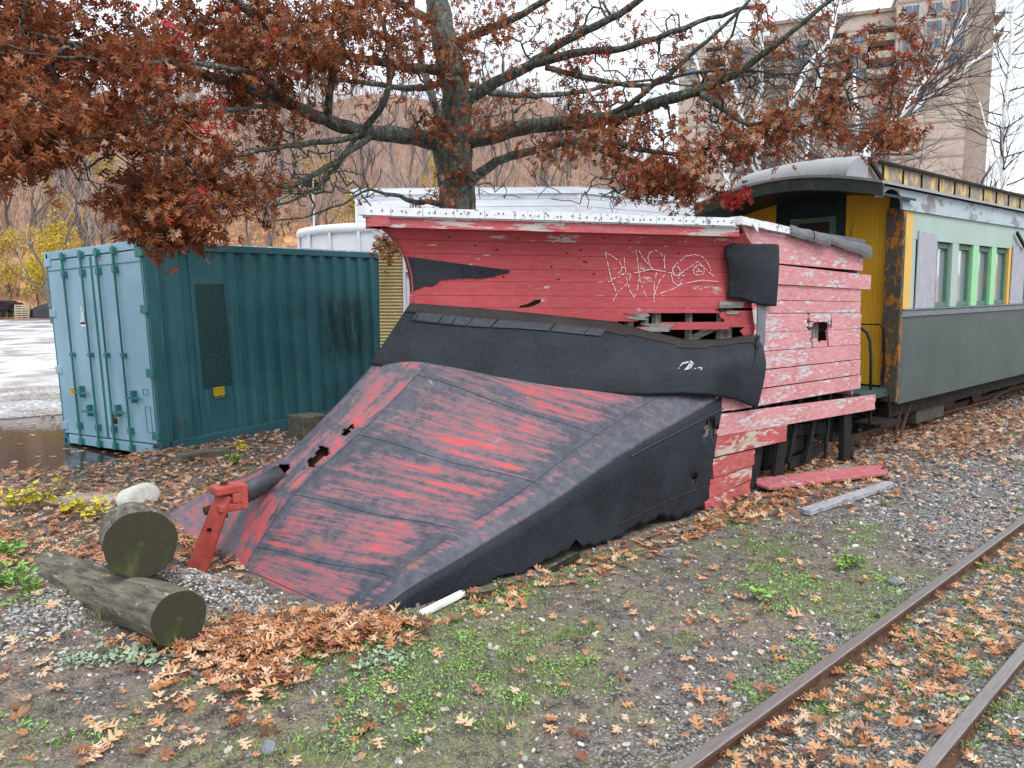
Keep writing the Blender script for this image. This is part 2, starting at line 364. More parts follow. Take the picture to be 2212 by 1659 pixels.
mb.tube([deckpt(1, v, .0) + np.array([0, -.034, -.03 - (v - 4) * .035]) for v in np.linspace(4.0, 5.95, 20)], .005, 4); mb.build('seam', M['seam'], plow, loc=POFF)

# moulding board: concave V prow
def prof(z):    # x of the ridge at height z
    zs = [1.3, 1.8, 1.93, 2.06, 2.15, 2.22, 2.29, 2.36, 2.42, 2.47]; xs = [3.56, 3.59, 3.60, 3.59, 3.565, 3.54, 3.50, 3.43, 3.34, 3.26]
    return float(np.interp(z, zs, xs))
def mp(a, z, off=0., side=1):   # a = y on near half (5.13 ridge .. 3.53 near side)
    x = prof(z) + 2.87 * (YC - a) / 1.6; n = np.array([-1.6, -2.87, 0]) / 3.286
    p = np.array([x, a, z]) + n * off
    if side < 0: p[1] = 2 * YC - p[1]
    return p
def mplank(mb, a0, a1, z0, z1, th=.028, side=1, jag0=0, jag1=0, off=0.):
    zz = np.linspace(z0, z1, 4); n = 14; j0 = [rnd.uniform(0, jag0) for _ in zz]; j1 = [rnd.uniform(0, jag1) for _ in zz]
    V = []; 
    for li, o_ in enumerate((off, off - th)):
        for k, z in enumerate(zz):
            for i in range(n + 1):
                t = i / n; a = lerp(a0 - j0[k], a1 + j1[k], t); V.append(mp(a, z, o_, side))
    W = n + 1; H = len(zz); F = []
    for k in range(H - 1):
        for i in range(n):
            q = k * W + i; F.append((q, q + 1, q + W + 1, q + W)); q += W * H; F.append((q + W, q + W + 1, q + 1, q))
    B = W * H
    for i in range(n): F += [(i + 1, i, B + i, B + i + 1), ((H - 1) * W + i, (H - 1) * W + i + 1, B + (H - 1) * W + i + 1, B + (H - 1) * W + i)]
    for k in range(H - 1): F += [(k * W, (k + 1) * W, B + (k + 1) * W, B + k * W), ((k + 1) * W + n, k * W + n, B + k * W + n, B + (k + 1) * W + n)]
    mb.r = rnd.random(); mb.add(V, F)
zl = [2.47]
while zl[-1] > 1.36: zl.append(zl[-1] - (.12 if len(zl) % 2 else .105))
for side in (1, -1):
    mb = MB()
    for i in range(len(zl) - 1):
        z1, z0 = zl[i], zl[i + 1] + .0028; off = rnd.uniform(-.002, .002)
        if side < 0 or z0 > 1.76: mplank(mb, YC, YN, z0, z1, side=side, off=off)
        elif z0 > 1.66: mplank(mb, YC, 4.12, z0, z1, jag1=.02, off=off)
        elif z0 > 1.56: mplank(mb, YC, 4.20, z0, z1, jag1=.10, off=off)
        else: mplank(mb, YC, 4.26, z0, z1, jag1=.08, off=off)
    if side > 0:
        mplank(mb, 3.74, YN, 1.70, 1.775, jag0=.07); mplank(mb, 3.72, YN, 1.62, 1.70, jag0=.04); mplank(mb, 3.62, YN, 1.50, 1.62, jag0=.05); mplank(mb, 3.62, YN, 1.3, 1.5, jag0=.1)
        mplank(mb, 4.14, 3.72, 1.752, 1.794, jag1=.04)
        mplank(mb, 4.14, 3.68, 1.60, 1.668, jag0=.14, off=.006)      # the loose board across the hole
    if side > 0: MBM = mb
    else: mb.build('mould_board', M['mould'], plow, loc=POFF)
mb = MB()
mb.r = .1; mplank(mb, 4.19, 3.93, 1.583, 1.655, jag0=.12, jag1=.12, off=.012); mplank(mb, 4.22, 4.05, 1.69, 1.75, jag0=.1, jag1=.1, off=.008)
mplank(mb, 3.74, 3.60, 1.80, 1.86, off=.02, jag1=.03); mplank(mb, 3.70, 3.62, 1.74, 1.77, off=.012, jag1=.03)
for (a, w, dz) in ((4.15, .05, 0), (4.075, .035, 0), (4.02, .05, 0), (3.86, .03, .05), (3.70, .05, 0), (3.66, .04, 0)):
    p = mp(a, 1.7, -.09); mb.r = rnd.random(); mb.obox((p[0], p[1], 1.30), (p[0], p[1], 1.80), w * 1.5, .05, (0, 1, 0))
p, q = mp(3.93, 1.42, -.14), mp(3.72, 1.62, -.10); mb.obox(p, q, .07, .05)
p, q = mp(4.20, 1.42, -.10), mp(4.10, 1.62, -.08); mb.obox(p, q, .07, .04)
mb.build('broken_framing', M['greywood'], plow, loc=POFF)
# narrow dark knot holes on the moulding board
mb = MBM; mb.m = 1
def mpatch(pts, off, z0=None): mb.prism([mp(a, z, off) for a, z in pts], tuple(np.array([-1.6, -2.87, 0]) / 3.286 * .004))
mpatch([(4.60, 1.868), (4.575, 1.872), (4.578, 1.845), (4.60, 1.82), (4.63, 1.806), (4.67, 1.802), (4.665, 1.815), (4.635, 1.83), (4.62, 1.845)], -.001)
for k in range(20):
    a, z = rnd.uniform(3.8, 5.05), rnd.choice(zl[1:-6]) + .05 + rnd.uniform(-.03, .03); s = .0055
    mpatch([(a + s * math.cos(t), z + s * math.sin(t)) for t in np.linspace(0, 6.28, 7)[:-1]], .0005)
mb.build('mould_board', [M['mould'], M['blackin']], plow, loc=POFF)
# chalk drawing on the moulding board
strokes = [[(55,435),(75,520),(90,600),(110,680),(125,750),(160,830),(180,890)],[(60,440),(150,495),(210,540),(240,590),(235,640),(190,690)],[(260,470),(268,530),(268,590)],[(230,605),(275,610),(285,660),(240,690)],
[(90,770),(130,740),(170,722),(220,715)],[(230,690),(280,682),(330,680),(335,700),(320,750)],[(290,715),(310,790),(330,870),(375,940)],[(300,780),(240,840),(190,890),(150,960),(140,990)],[(395,410),(410,520),(425,640),(440,760),(480,860),(510,940)],
[(425,420),(470,500),(550,590),(580,630)],[(550,590),(525,500),(550,440),(620,420),(680,460),(710,540),(715,620)],[(715,470),(710,560)],[(375,670),(470,650),(560,625),(660,645),(780,665),(850,700),(930,700)],[(630,650),(605,740),(595,860),(595,1000)],
[(715,690),(660,750),(620,850),(600,910)],[(425,740),(415,830),(395,900),(370,940)],[(610,920),(700,880),(820,840),(900,790),(1000,770),(1120,750),(1220,755),(1310,765)],[(860,805),(800,770),(790,690),(810,600),(880,540),(950,480),(1050,465),(1130,490),(1180,540),(1210,600),(1225,650)],
[(1200,660),(1280,730)],[(800,610),(850,590),(885,640),(870,700),(820,690),(805,640)],[(870,690),(940,640),(1010,590),(1075,545),(1130,590),(1200,660)],[(1075,580),(1040,610),(1025,650),(1050,690),(1120,690),(1155,650),(1140,600),(1080,580)],[(1060,600),(1100,640),(1060,660),(1130,650)],[(860,720),(900,740),(890,780),(870,800)]]
def mray(sx, sy, off=.003):     # surface point of the moulding board for a tracing coordinate
    r_ = FW + RT * ((sx / 4 - 512) / FPX) - UP * ((sy / 4 - 384) / FPX); z = 2.
    for _ in range(6):
        p0 = np.array([prof(z), YC, 0]); n = np.array([1.6, 2.87, 0]); t = np.dot(p0 - [0, 0, CH], n) / np.dot(r_, n); P = np.array([0, 0, CH]) + r_ * t; z = P[2]
    return P + np.array([-1.6, -2.87, 0]) / 3.286 * off
def stroke(mb, pts, w):
    for a, b in zip(pts[:-1], pts[1:]):
        L = np.linalg.norm(b - a); k = max(1, int(L / .012))
        for i in range(k):
            if rnd.random() < .16: continue
            p, q = a + (b - a) * (i / k), a + (b - a) * ((i + 1) / k); ww = w * rnd.uniform(.5, 1.2); j = rng.normal(0, .0012, 3); mb.obox(p + j, q + j, ww, ww * .6, (-.49, -.87, 0))
mb = MB()
for s_ in strokes: stroke(mb, [mray(2400 + x / 2.765, 850 + y / 2.765, .004) for x, y in s_], .0055)
mb.build('chalk_drawing', M['chalk'], plow, loc=POFF)
# fascia and white trim over the prow, on both sides
VDIR = np.array([2.87, -1.6, 0]) / 3.286; VN = np.array([-1.6, -2.87, 0]) / 3.286
def vrail(mb, x0, z0, z1, d, ext=0., side=1, segs=1, gap=.0, a1=YN, wob=0.):
    n = segs
    for i in range(n):
        a, b = lerp(YC, a1, i / n), lerp(YC, a1, (i + 1) / n)
        A = np.array([x0 + 2.87 * (YC - a) / 1.6, a, 0]); B = np.array([x0 + 2.87 * (YC - b) / 1.6, b, 0]); B = B - (B - A) / np.linalg.norm(B - A) * gap
        dz = rnd.uniform(-wob, wob); dn = VN * rnd.uniform(0, wob)
        P = []
        for z in (z0 + dz, z1 + dz):
            for q in (A - VN * 0, B - VN * 0, B - VN * d, A - VN * d): P.append(q + dn + np.array([0, 0, z]))
        if side < 0: P = [np.array([p[0], 2 * YC - p[1], p[2]]) for p in P]
        mb.r = rnd.random(); mb.hexa(P)
mb = MB()
for side in (1, -1): vrail(mb, 3.19, 2.435, 2.515, .16, side=side, segs=2, gap=.002)
mb.build('fascia_board', M['fascia'], plow, loc=POFF)
mb = MB()
for side in (1, -1):
    vrail(mb, 3.12, 2.523, 2.592, .05, side=side, segs=13, gap=.004, wob=.003); 
vrail(mb, 3.16, 2.512, 2.525, .1, segs=1)
for x0, x1, d in ((6.0, 6.42, .0), (6.42, 6.92, -.012)): mb.r = rnd.random(); mb.hexa([(x0, YN - .05, 2.535 + d), (x1, YN - .05, 2.53 + d * 1.3), (x1, YN + .1, 2.53 + d), (x0, YN + .1, 2.535 + d), (x0, YN - .05, 2.607 + d), (x1, YN - .05, 2.59 + d), (x1, YN + .1, 2.6 + d), (x0, YN + .1, 2.607 + d)])
mb.prism([(6.17, YN - .055, 2.56), (6.28, YN - .055, 2.55), (6.28, YN - .058, 2.47)], (0, -.003, 0))
mb.m = 1
for i in range(46):
    a = lerp(YC, YN, (i + rnd.uniform(.2, .8)) / 46); p = np.array([3.12 + 2.87 * (YC - a) / 1.6, a, 2.557 + rnd.uniform(-.008, .008)]) + VN * .003; mb.tube([p - VN * .004, p + VN * .004], .0075, 6)
mb.build('roof_trim', [M['trim'], M['nail']], plow, loc=POFF)
# roof
mb = MB(); mb.prism([(3.22, YC, 2.52), (6.1, YN + .02, 2.52), (8.72, YN + .0, 2.50), (8.72, YF, 2.50), (6.1, YF - .02, 2.52)], (0, 0, .07)); mb.build('roof', M['shingle'], plow, loc=POFF)
mb = MB()      # torn roofing at the side
def sheet(mb, x0, x1, zt0, zt1, zb0, zb1, y, n=8, bulge=.02, th=.006, wav=.01):
    V = []
    for l in (0, th):
        for k in range(4):
            for i in range(n + 1):
                t = i / n; s = k / 3; zt = lerp(zt0, zt1, t); zb = lerp(zb0, zb1, t); V.append((lerp(x0, x1, t), y - bulge * math.sin(s * 2.6) - l + wav * math.sin(t * 7 + s), lerp(zt, zb, s) + wav * .5 * math.sin(t * 11)))
    W = n + 1; B = 4 * W; F = []
    for k in range(3):
        for i in range(n): q = k * W + i; F += [(q, q + 1, q + W + 1, q + W), (B + q + W, B + q + W + 1, B + q + 1, B + q)]
    for i in range(n): F += [(i + 1, i, B + i, B + i + 1), (3 * W + i, 3 * W + i + 1, B + 3 * W + i + 1, B + 3 * W + i)]
    for k in range(3): F += [(k * W, (k + 1) * W, B + (k + 1) * W, B + k * W), ((k + 1) * W + n, k * W + n, B + k * W + n, B + (k + 1) * W + n)]
    mb.add(V, F)
sheet(mb, 6.90, 7.45, 2.60, 2.57, 2.50, 2.46, YN - .045); sheet(mb, 7.38, 7.75, 2.575, 2.56, 2.47, 2.43, YN - .06); sheet(mb, 7.72, 8.86, 2.56, 2.52, 2.48, 2.36, YN - .045, bulge=.025)
mb.box(6.9, 8.75, YN - .03, YN + .1, 2.545, 2.578)
mb.build('torn_roofing', M['shingle'], plow, loc=POFF)
# side wall planks
def splank(mb, x0, x1, zb0, zt0, zb1=None, zt1=None, y=None, jag=0., dy=0., th=.026, slant=0., hole=None):
    zb1 = zb0 if zb1 is None else zb1; zt1 = zt0 if zt1 is None else zt1; y = (YN if y is None else y) + dy; mb.r = rnd.random()
    k = 6; L = [(x0 + slant * (1 - i / k), lerp(zb0, zt0, i / k)) for i in range(k + 1)]
    Rr = [(x1 + rnd.uniform(-jag, 0), lerp(zt1, zb1, i / k)) for i in range(k + 1)]
    mb.prism([(a, y, b) for a, b in L + Rr][::-1], (0, th, 0))
zs = [2.535, 2.225, 2.035, 1.87, 1.745, 1.565, 1.385, 1.205, 1.025, .875]
mb = MB()
mb.prism([(prof(z) + 2.87 + .012, YN, z) for z in np.linspace(zs[1] + .004, 2.44, 9)] + [(6.10, YN, 2.535), (8.77, YN, 2.535), (8.78, YN, 2.36), (8.765, YN, zs[1] + .004)], (0, .026, 0))
splank(mb, 6.44, 8.97, 2.03, 2.215, 2.02, 2.185, dy=-.02)
splank(mb, 6.45, 8.76, 1.878, 2.022, jag=.012); splank(mb, 6.45, 8.77, 1.752, 1.872, jag=.012)
# around the hole: two planks split in three
for (t, b, xa, xb) in ((1.745, 1.569, 7.50, 8.02), (1.565, 1.389, 7.60, 7.93)):
    splank(mb, 6.42, xa, b, t, jag=.09); splank(mb, xb, 8.80, b, t, jag=.01, slant=-.05 if b > 1.5 else .05)
splank(mb, 7.50, 8.02, 1.655, 1.745); mb.prism([(7.5, YN, 1.665), (7.5, YN, 1.60), (7.56, YN, 1.61), (7.60, YN, 1.665)], (0, .026, 0)); mb.prism([(7.88, YN, 1.66), (7.95, YN, 1.64), (8.02, YN, 1.57), (8.02, YN, 1.66)], (0, .026, 0))
mb.prism([(7.60, YN, 1.389), (7.93, YN, 1.389), (7.93, YN, 1.45), (7.84, YN, 1.455), (7.74, YN, 1.42), (7.70, YN, 1.47), (7.60, YN, 1.50)], (0, .026, 0))
for t, b, x1 in ((1.383, 1.213, 8.82), (1.203, 1.034, 8.84), (1.022, .864, 8.87)): splank(mb, 6.0, x1, b, t - .002, b + .002, t + .001, jag=.012)
splank(mb, 5.76, 9.34, .655, .850, .575, .755, dy=-.006, jag=.05)
splank(mb, 5.76, 8.0, .87, 1.02, .87, 1.02, dy=.003)
mb.build('side_wall', M['side'], plow, loc=POFF)
mb = MB()
splank(mb, 5.745, 7.10, .47, .650, .455, .625, slant=.01, jag=.02); splank(mb, 5.71, 6.46, .275, .455, .30, .445, slant=.035, jag=.01)
splank(mb, 5.66, 6.42, .10, .265, .165, .29, slant=.03, jag=.01); splank(mb, 5.60, 6.40, -.05, .09, .03, .15, slant=.04, jag=.03, dy=-.004); splank(mb, 5.58, 6.3, -.10, -.055, -.05, .02, slant=.01, jag=.05)
mb.build('lower_side_wall', M['lowred'], plow, loc=POFF)
mb = MB()       # far wall and rear wall, seen only from aside
for i in range(12): z = 2.5 - i * .19; splank(mb, 5.8, 8.76, z - .186, z, y=YF - .026)
for i in range(10): z = 2.5 - i * .19; mb.r = rnd.random(); mb.box(8.70, 8.728, YN + .03, YF - .03, z - .186, z)
mb.build('rear_wall', M['side'], plow, loc=POFF)
mb = MB(); mb.box(5.9, 8.66, YN + .5, YN + .53, .0, 2.48); mb.box(5.9, 8.66, YN + .1, YF - .1, .72, .80); mb.prism([(3.95,5.13,1.2),(6.75,3.62,1.2),(6.80,3.62,1.2),(4.0,5.13,1.2)],(0,0,1.25)); mb.build('inner_shade_wall', M['blackin'], plow, loc=POFF)  # near-black panels added behind the openings to keep them dark
mb = MB()
for x, w, z0, z1, ln in ((6.52, .16, .02, .62, .03), (6.78, .13, .12, .62, -.10), (6.98, .03, -.02, .6, .0), (7.18, .18, .02, .62, -.16), (7.50, .06, .18, .62, -.12), (7.95, .08, .10, .66, -.16), (8.22, .04, .12, .66, -.10)):
    mb.obox((x + ln, YN + rnd.uniform(.05, .12), z0), (x, YN + .07, z1 + .25), w, .03, (0, 1, 0))
mb.obox((7.1, YN + .16, .52), (8.6, YN + .2, .42), .03, .12); mb.obox((7.0, YN + .2, .26), (7.9, YN + .22, .34), .03, .20); mb.obox((7.5, YN + .17, .12), (8.6, YN + .25, .2), .03, .10)
mb.obox((8.66, YN + .06, -.04), (8.62, YN + .06, .8), .2, .06, (0, 1, 0)); mb.obox((8.84, YN + .03, -.06), (8.78, YN + .06, .24), .07, .04, (0, 1, 0))
mb.build('hanging_board', M['darkwood'], plow, loc=POFF)
mb = MB()
for x in (7.73, 7.80, 7.87): mb.box(x, x + .055, YN + .10, YN + .13, 1.25, 1.78)
mb.build('inner_stud', M['greywood'], plow, loc=POFF)
# steel angle at the wall corner
mb = MB(); mb.prism([(6.40, YN - .012, 1.84), (6.55, YN - .012, 1.84), (6.545, YN - .012, 1.45), (6.50, YN - .012, 1.36), (6.40, YN - .012, 1.42)], (0, -.008, 0)); mb.build('corner_strap', simple('blue_grey_metal', (.10, .115, .14), (.17, .18, .21), 6, .5, .5), plow, loc=POFF)
mb = MB(); mb.prism([(6.30, YN - .004, 1.84), (6.395, YN - .004, 1.84), (6.395, YN - .004, 1.40), (6.32, YN - .004, 1.41), (6.37, YN - .004, 1.6)], (0, -.006, 0)); mb.build('corner_board', M['fascia'], plow, loc=POFF)
# tar paper patch at the upper right corner (bent round the corner)
def grid_sheet(name, fn, nu, nv, mat, th=.006, keep=None):
    V = [fn(i / nu, j / nv) for j in range(nv + 1) for i in range(nu + 1)]; F = []
    for j in range(nv):
        for i in range(nu):
            if keep and not keep((i + .5) / nu, (j + .5) / nv): continue
            a = j * (nu + 1) + i; F.append((a, a + 1, a + nu + 2, a + nu + 1))
    o = from_arrays(name, V, F, mat, plow, True, loc=POFF); s_ = o.modifiers.new('s', 'SOLIDIFY'); s_.thickness = th; s_.offset = 1; return o
def patch(u, v):
    zt = 2.40 - .02 * u - .015 * math.sin(u * 5); zb = 1.885 - .07 * sm(u, .1, .8); z = lerp(zt, zb, v); e = prof(min(z, 2.26))
    K_ = [np.array([e + 2.87 * 1.43 / 1.6 - .02, 3.70, z]), np.array([e + 2.87 * 1.6 / 1.6 - .16, 3.50, z]), np.array([6.66, 3.485, z])]
    P = K_[0] * (1 - u) ** 2 + K_[1] * 2 * u * (1 - u) + K_[2] * u * u
    return P + np.array([-.35, -.75, 0]) * (.03 + .03 * math.sin(v * 3.1) + .008 * math.sin(u * 14 + v * 5))
grid_sheet('tar_paper_patch', patch, 24, 20, M['tar'], .008)
# torn black patch at the left of the prow
edge_pts = [(5.13, 1.92), (5.06, 1.985), (5.04, 1.98), (4.99, 2.035), (4.93, 2.04), (4.88, 2.05), (4.83, 2.045), (4.78, 2.065), (4.74, 2.085), (4.70, 2.105)]
mb = MB(); top = [(4.70, 2.118), (4.80, 2.142), (4.9, 2.165), (5.0, 2.19), (5.13, 2.222)]
lo = []
for a, b in zip(edge_pts[:-1], edge_pts[1:]):
    for k in range(6): t = k / 6; lo.append((lerp(a[0], b[0], t), lerp(a[1], b[1], t) + rnd.uniform(-.006, .006)))
V = []; n = len(lo)
for o_ in (.008, .001):
    for a, z in lo:
        zt = np.interp(a, [q[0] for q in top], [q[1] for q in top])
        for s_ in np.linspace(0, 1, 5): V.append(mp(a, lerp(z, zt, s_), o_))
F = []
for i in range(n - 1):
    for k in range(4): q = i * 5 + k; F += [(q, q + 1, q + 6, q + 5), (n * 5 + q + 5, n * 5 + q + 6, n * 5 + q + 1, n * 5 + q)]
    F += [(i * 5, i * 5 + 5, n * 5 + i * 5 + 5, n * 5 + i * 5), (i * 5 + 9, i * 5 + 4, n * 5 + i * 5 + 4, n * 5 + i * 5 + 9)]
mb.add(V, F); mb.build('torn_tar_paper', M['tar'], plow, loc=POFF)
# the long flap between prow and blade
def flap(u, v):
    # top edge along the prow foot, sagging under the hole; bottom edge over the blade
    a = lerp(YC, YN - .03, min(1, u / .93)); zt = float(np.interp(u, [0, .3, .5, .60, .70, .8, .88, .93, 1], [1.815, 1.73, 1.66, 1.565, 1.485, 1.485, 1.53, 1.52, 1.46]))
    T = mp(max(a, YN), zt, .022); 
    if u > .93: T = np.array([6.33 + (u - .93) * 2.0, YN - .035, zt - (u - .93) * .4])
    bz = [(3.20, 5.13, 1.335), (3.55, 4.83, 1.245), (3.95, 4.5, 1.17), (4.45, 4.15, 1.10), (5.05, 3.75, 1.06), (5.55, 3.51, 1.05), (5.97, 3.47, .97), (6.36, 3.475, .835)]
    uu = [0, .18, .34, .52, .70, .84, .92, 1.]; Bt = np.array([np.interp(u, uu, [b[k] for b in bz]) for k in range(3)])
    P = T * (1 - v) + Bt * v; out = np.array([-.35, -.75, .45]); br = .09 * math.sin(min(1, v * 1.0) * math.pi) * sm(u, .02, .4)
    P = P + out * br + np.array([0, 0, .012]) * math.sin(u * 23 + v * 3) * v * .7 + np.array([-.3, -.5, .3]) * .012 * math.sin(u * 11 + v * 9)
    P = P + np.array([-.2, -.4, .5]) * (.02 + .015 * (1 - v)); return P
grid_sheet('tar_paper_flap', flap, 90, 26, M['tar'], .007)
def strip(u, v):
    u2 = lerp(.0, .93, u); w = lerp(.0, .20, v); P = flap(u2, w + .0); return P + np.array([-.2, -.5, .35]) * .012
grid_sheet('tar_paper_strip', strip, 60, 5, M['tar2'], .004, keep=lambda u, v: v < .72 + .28 * math.sin(u * 14) ** 2)
def strip2(u, v):
    u2 = lerp(.03, .50, u); w = lerp(.15, .29, v) ; P = flap(u2, w); return P + np.array([-.2, -.5, .35]) * .019
grid_sheet('cracked_strip', strip2, 240, 4, simple('blue_grey_felt', (.028, .033, .042), (.055, .063, .078), 9, .6, .3, .4, (5, 5, 1)), .003, keep=lambda u, v: math.sin(u * 60 + 9 * math.sin(u * 5)) < .992)
mb = MB()
def fl(sx, sy):
    best = None; tx, ty = 2600 + sx / 2.458, 1050 + sy / 2.458
    for i in range(30, 80):
        for j in range(4, 26):
            P = flap(i / 80, j / 26); d = P - np.array([0, 0, CH]); zz = d @ FW; e = (4 * (512 + FPX * (d @ RT) / zz) - tx) ** 2 + (4 * (384 - FPX * (d @ UP) / zz) - ty) ** 2
            if best is None or e < best[0]: best = (e, i / 80, j / 26, P)
    return best[3] + np.array([-.3, -.75, .4]) * .012
c0 = fl(380, 1040)
for s_ in ([(300,1045),(330,1010),(400,995),(350,1060),(410,1000),(400,1040),(340,1060),(420,1010)], [(345,1110),(380,1070),(440,1045),(480,1040),(480,1075)]):
    stroke(mb, [c0 + np.array([.66, -.37, 0]) * ((x - 380) / 2.458 / 4 / FPX * 11.5) + np.array([-.15, -.1, 1]) * (-(y - 1040) / 2.458 / 4 / FPX * 9.) for x, y in s_], .009)
mb.build('chalk_mark', M['chalk'], plow, loc=POFF)
# drawbar, clevis and shaft on the nose
mb = MB(); mb.tube([(2.36, 5.07, .575), (2.2, 5.02, .53), (2.05, 4.97, .50)], [.072, .07, .074], 18); mb.build('coupler_shaft', M['darksteel'], plow, True, loc=POFF)
mb = MB()
mb.box(2.01, 2.06, 4.89, 5.045, .405, .585); mb.box(1.84, 2.02, 4.89, 5.03, .530, .588); mb.box(1.86, 2.02, 4.90, 5.035, .407, .465); mb.box(1.95, 2.02, 4.892, 5.035, .46, .535)
mb.build('clevis', M['redsteel'], plow, bevel=.012, loc=POFF)
mb = MB(); mb.tube([(1.92, 4.96, .586), (1.92, 4.96, .612)], .03, 6); mb.tube([(1.92, 4.96, .36), (1.92, 4.96, .60)], .02, 8); mb.tube([(1.82, 5.07, .40), (1.88, 5.07, .41)], .034, 6)
mb.build('clevis_pin', M['rust'], plow, bevel=.003, loc=POFF)
mb = MB(); mb.hexa([(1.95, 4.90, .50), (1.93, 4.885, .52), (1.87, 5.0, .52), (1.89, 5.015, .50), (1.76, 4.955, -.06), (1.74, 4.94, -.04), (1.66, 5.09, -.04), (1.68, 5.105, -.06)])
o = mb.build('drawbar', M['redsteel'], plow, bevel=.004, loc=POFF)
mb = MB(); mb.tube([(1.835, 4.975, .29), (1.80, 4.96, .298)], .012, 10); mb.build('bolt_hole', M['blackin'], plow, loc=POFF)

# ------------------------------------------------------------------ ground
def ground_mat():
    q = NT('ground_soil', .9, .2); o = q.obj(); s = q.sep(o); X, Y = s[0], s[1]
    n1 = q.noise(o, 1.3, 5, .65); n2 = q.noise(o, 9, 6, .7); n3 = q.noise(o, 70, 4, .7); vr = q.vor(o, 75, 'Color'); vd = q.vor(o, 75)
    soil = q.mix(q.st(n2, .35, .65), (.048, .037, .031), (.145, .118, .10)); soil = q.mix(q.st(vd, .30, .55, .55, 0.), soil, q.mix(q.sep(vr)[1], (.05, .045, .045), (.34, .32, .31)))
    straw = q.mix(q.st(n3, .4, .65), (.13, .085, .065), (.34, .25, .19))
    c = q.mix(q.ma('MULTIPLY', q.st(n1, .42, .6), q.st(n2, .4, .6)), soil, straw)
    peb = q.mix(q.sep(vr)[0], (.09, .083, .08), (.40, .38, .36)); peb = q.mix(q.st(vd, .40, .65), peb, (.05, .047, .045))
    gm = q.ma('MAXIMUM', q.st(q.ma('ADD', X, q.ma('MULTIPLY', Y, -.9)), 3.0, 6.0), q.st(q.ma('ADD', X, q.ma('MULTIPLY', n1, 2.5)), 6.2, 8))
    gm = q.ma('MAXIMUM', gm, q.ma('MULTIPLY', q.st(Y, 2.2, 1.4), .75)); gm = q.ma('MULTIPLY', gm, q.st(n1, .25, .5, .55, 1.))
    c = q.mix(gm, c, peb); c = q.mix(q.ma('MULTIPLY', q.st(n3, .55, .8), .35), c, (.3, .3, .3))
    gr = q.ma('MULTIPLY', q.st(q.noise(o, 1.9, 4, .65), .44, .58), q.ma('SUBTRACT', 1., q.ma('MULTIPLY', gm, .8)))
    gr = q.ma('MULTIPLY', gr, q.ma('MULTIPLY', q.st(X, 6.5, 5), q.st(Y, 4.4, 3.6)))
    grass = q.mix(q.st(n3, .35, .7), (.06, .10, .025), (.18, .25, .08)); c = q.mix(q.ma('MULTIPLY', gr, q.st(q.ma('ADD', q.ma('MULTIPLY', n2, .6), q.ma('MULTIPLY', n3, .4)), .40, .62, 0., .6)), c, grass)
    D = q.ma('ADD', q.ma('MULTIPLY', X, float(FH[0])), q.ma('MULTIPLY', Y, float(FH[1])))
    ln = q.noise(o, .9, 6, .75); l2 = q.noise(q.map(o, (1, 1, 1)), .12, 4, .6)
    hill = q.ramp(ln, [(.3, (.10, .055, .035)), (.42, (.30, .15, .08)), (.52, (.50, .25, .12)), (.65, (.62, .37, .20)), (.8, (.40, .32, .14))])
    hill = q.mix(q.ma('MULTIPLY', q.st(l2, .55, .68), .5), hill, (.17, .12, .105))
    hill = q.mix(q.st(D, 70, 90, 0., .65), hill, q.mix(ln, (.15, .095, .075), (.36, .23, .17))); c = q.mix(q.st(D, 54.5, 57.5), c, hill)
    q.bump(q.ma('ADD', n2, q.ma('MULTIPLY', n3, .5)), .5, .02); return q.out(c)
M['ground'] = ground_mat()
def axis():
    return np.concatenate([np.array([-700, -450, -300, -200, -140, -100]), np.arange(-80, -6, 4.), np.arange(-6, 0, 1.), np.arange(0, 11.01, .1), np.arange(11.5, 20, .5), np.arange(20, 60, 2.), np.arange(60, 160, 4.), np.array([170, 200, 260, 340, 450, 700])])
ax = axis(); gx, gy = np.meshgrid(ax, ax, indexing='ij'); gz = hg(gx, gy); na = len(ax)
ii = (np.arange(na - 1)[:, None] * na + np.arange(na - 1)[None, :]).reshape(-1)
tag(from_arrays('ground', np.stack([gx, gy, gz], -1).reshape(-1, 3), np.stack([ii, ii + na, ii + na + 1, ii + 1], -1), M['ground'], None, True), kind='structure')
# parking lot sheet, near rows coloured like bright rippled water, and puddle
def lot_mat():
    q = NT('wet_asphalt_painted_ripple', .4, .5); o = q.obj(); n = q.noise(o, .5, 5, .6); g = q.noise(o, 25, 3, .7)
    l = q.noise(q.map(o, (1, 1, 1), (0, 0, AZ)), .8, 5, .7)
    c = q.mix(q.st(n, .35, .65), (.40, .40, .42), (.58, .57, .58)); c = q.mix(q.ma('MULTIPLY', q.st(g, .5, .7), .4), c, (.3, .3, .3))
    s_ = q.sep(o); Dd = q.ma('ADD', q.ma('MULTIPLY', s_[0], float(FH[0])), q.ma('MULTIPLY', s_[1], float(FH[1]))); rp = q.noise(q.map(o, (5, 1.2, 1), (0, 0, -AZ)), 3.2, 5, .75, .5); near = q.st(Dd, 17, 21, 1., 0.); c = q.mix(q.ma('MULTIPLY', near, q.st(rp, .44, .54, 0., .8)), c, (.16, .15, .16)); lv = q.st(q.noise(o, 9, 3, .7), .68, .72); c = q.mix(q.ma('MULTIPLY', lv, .6), c, (.35, .18, .1)); return q.out(c, q.st(n, .4, .6, .18, .45))  # near rows: ripples painted in, imitating sky reflected on shallow water
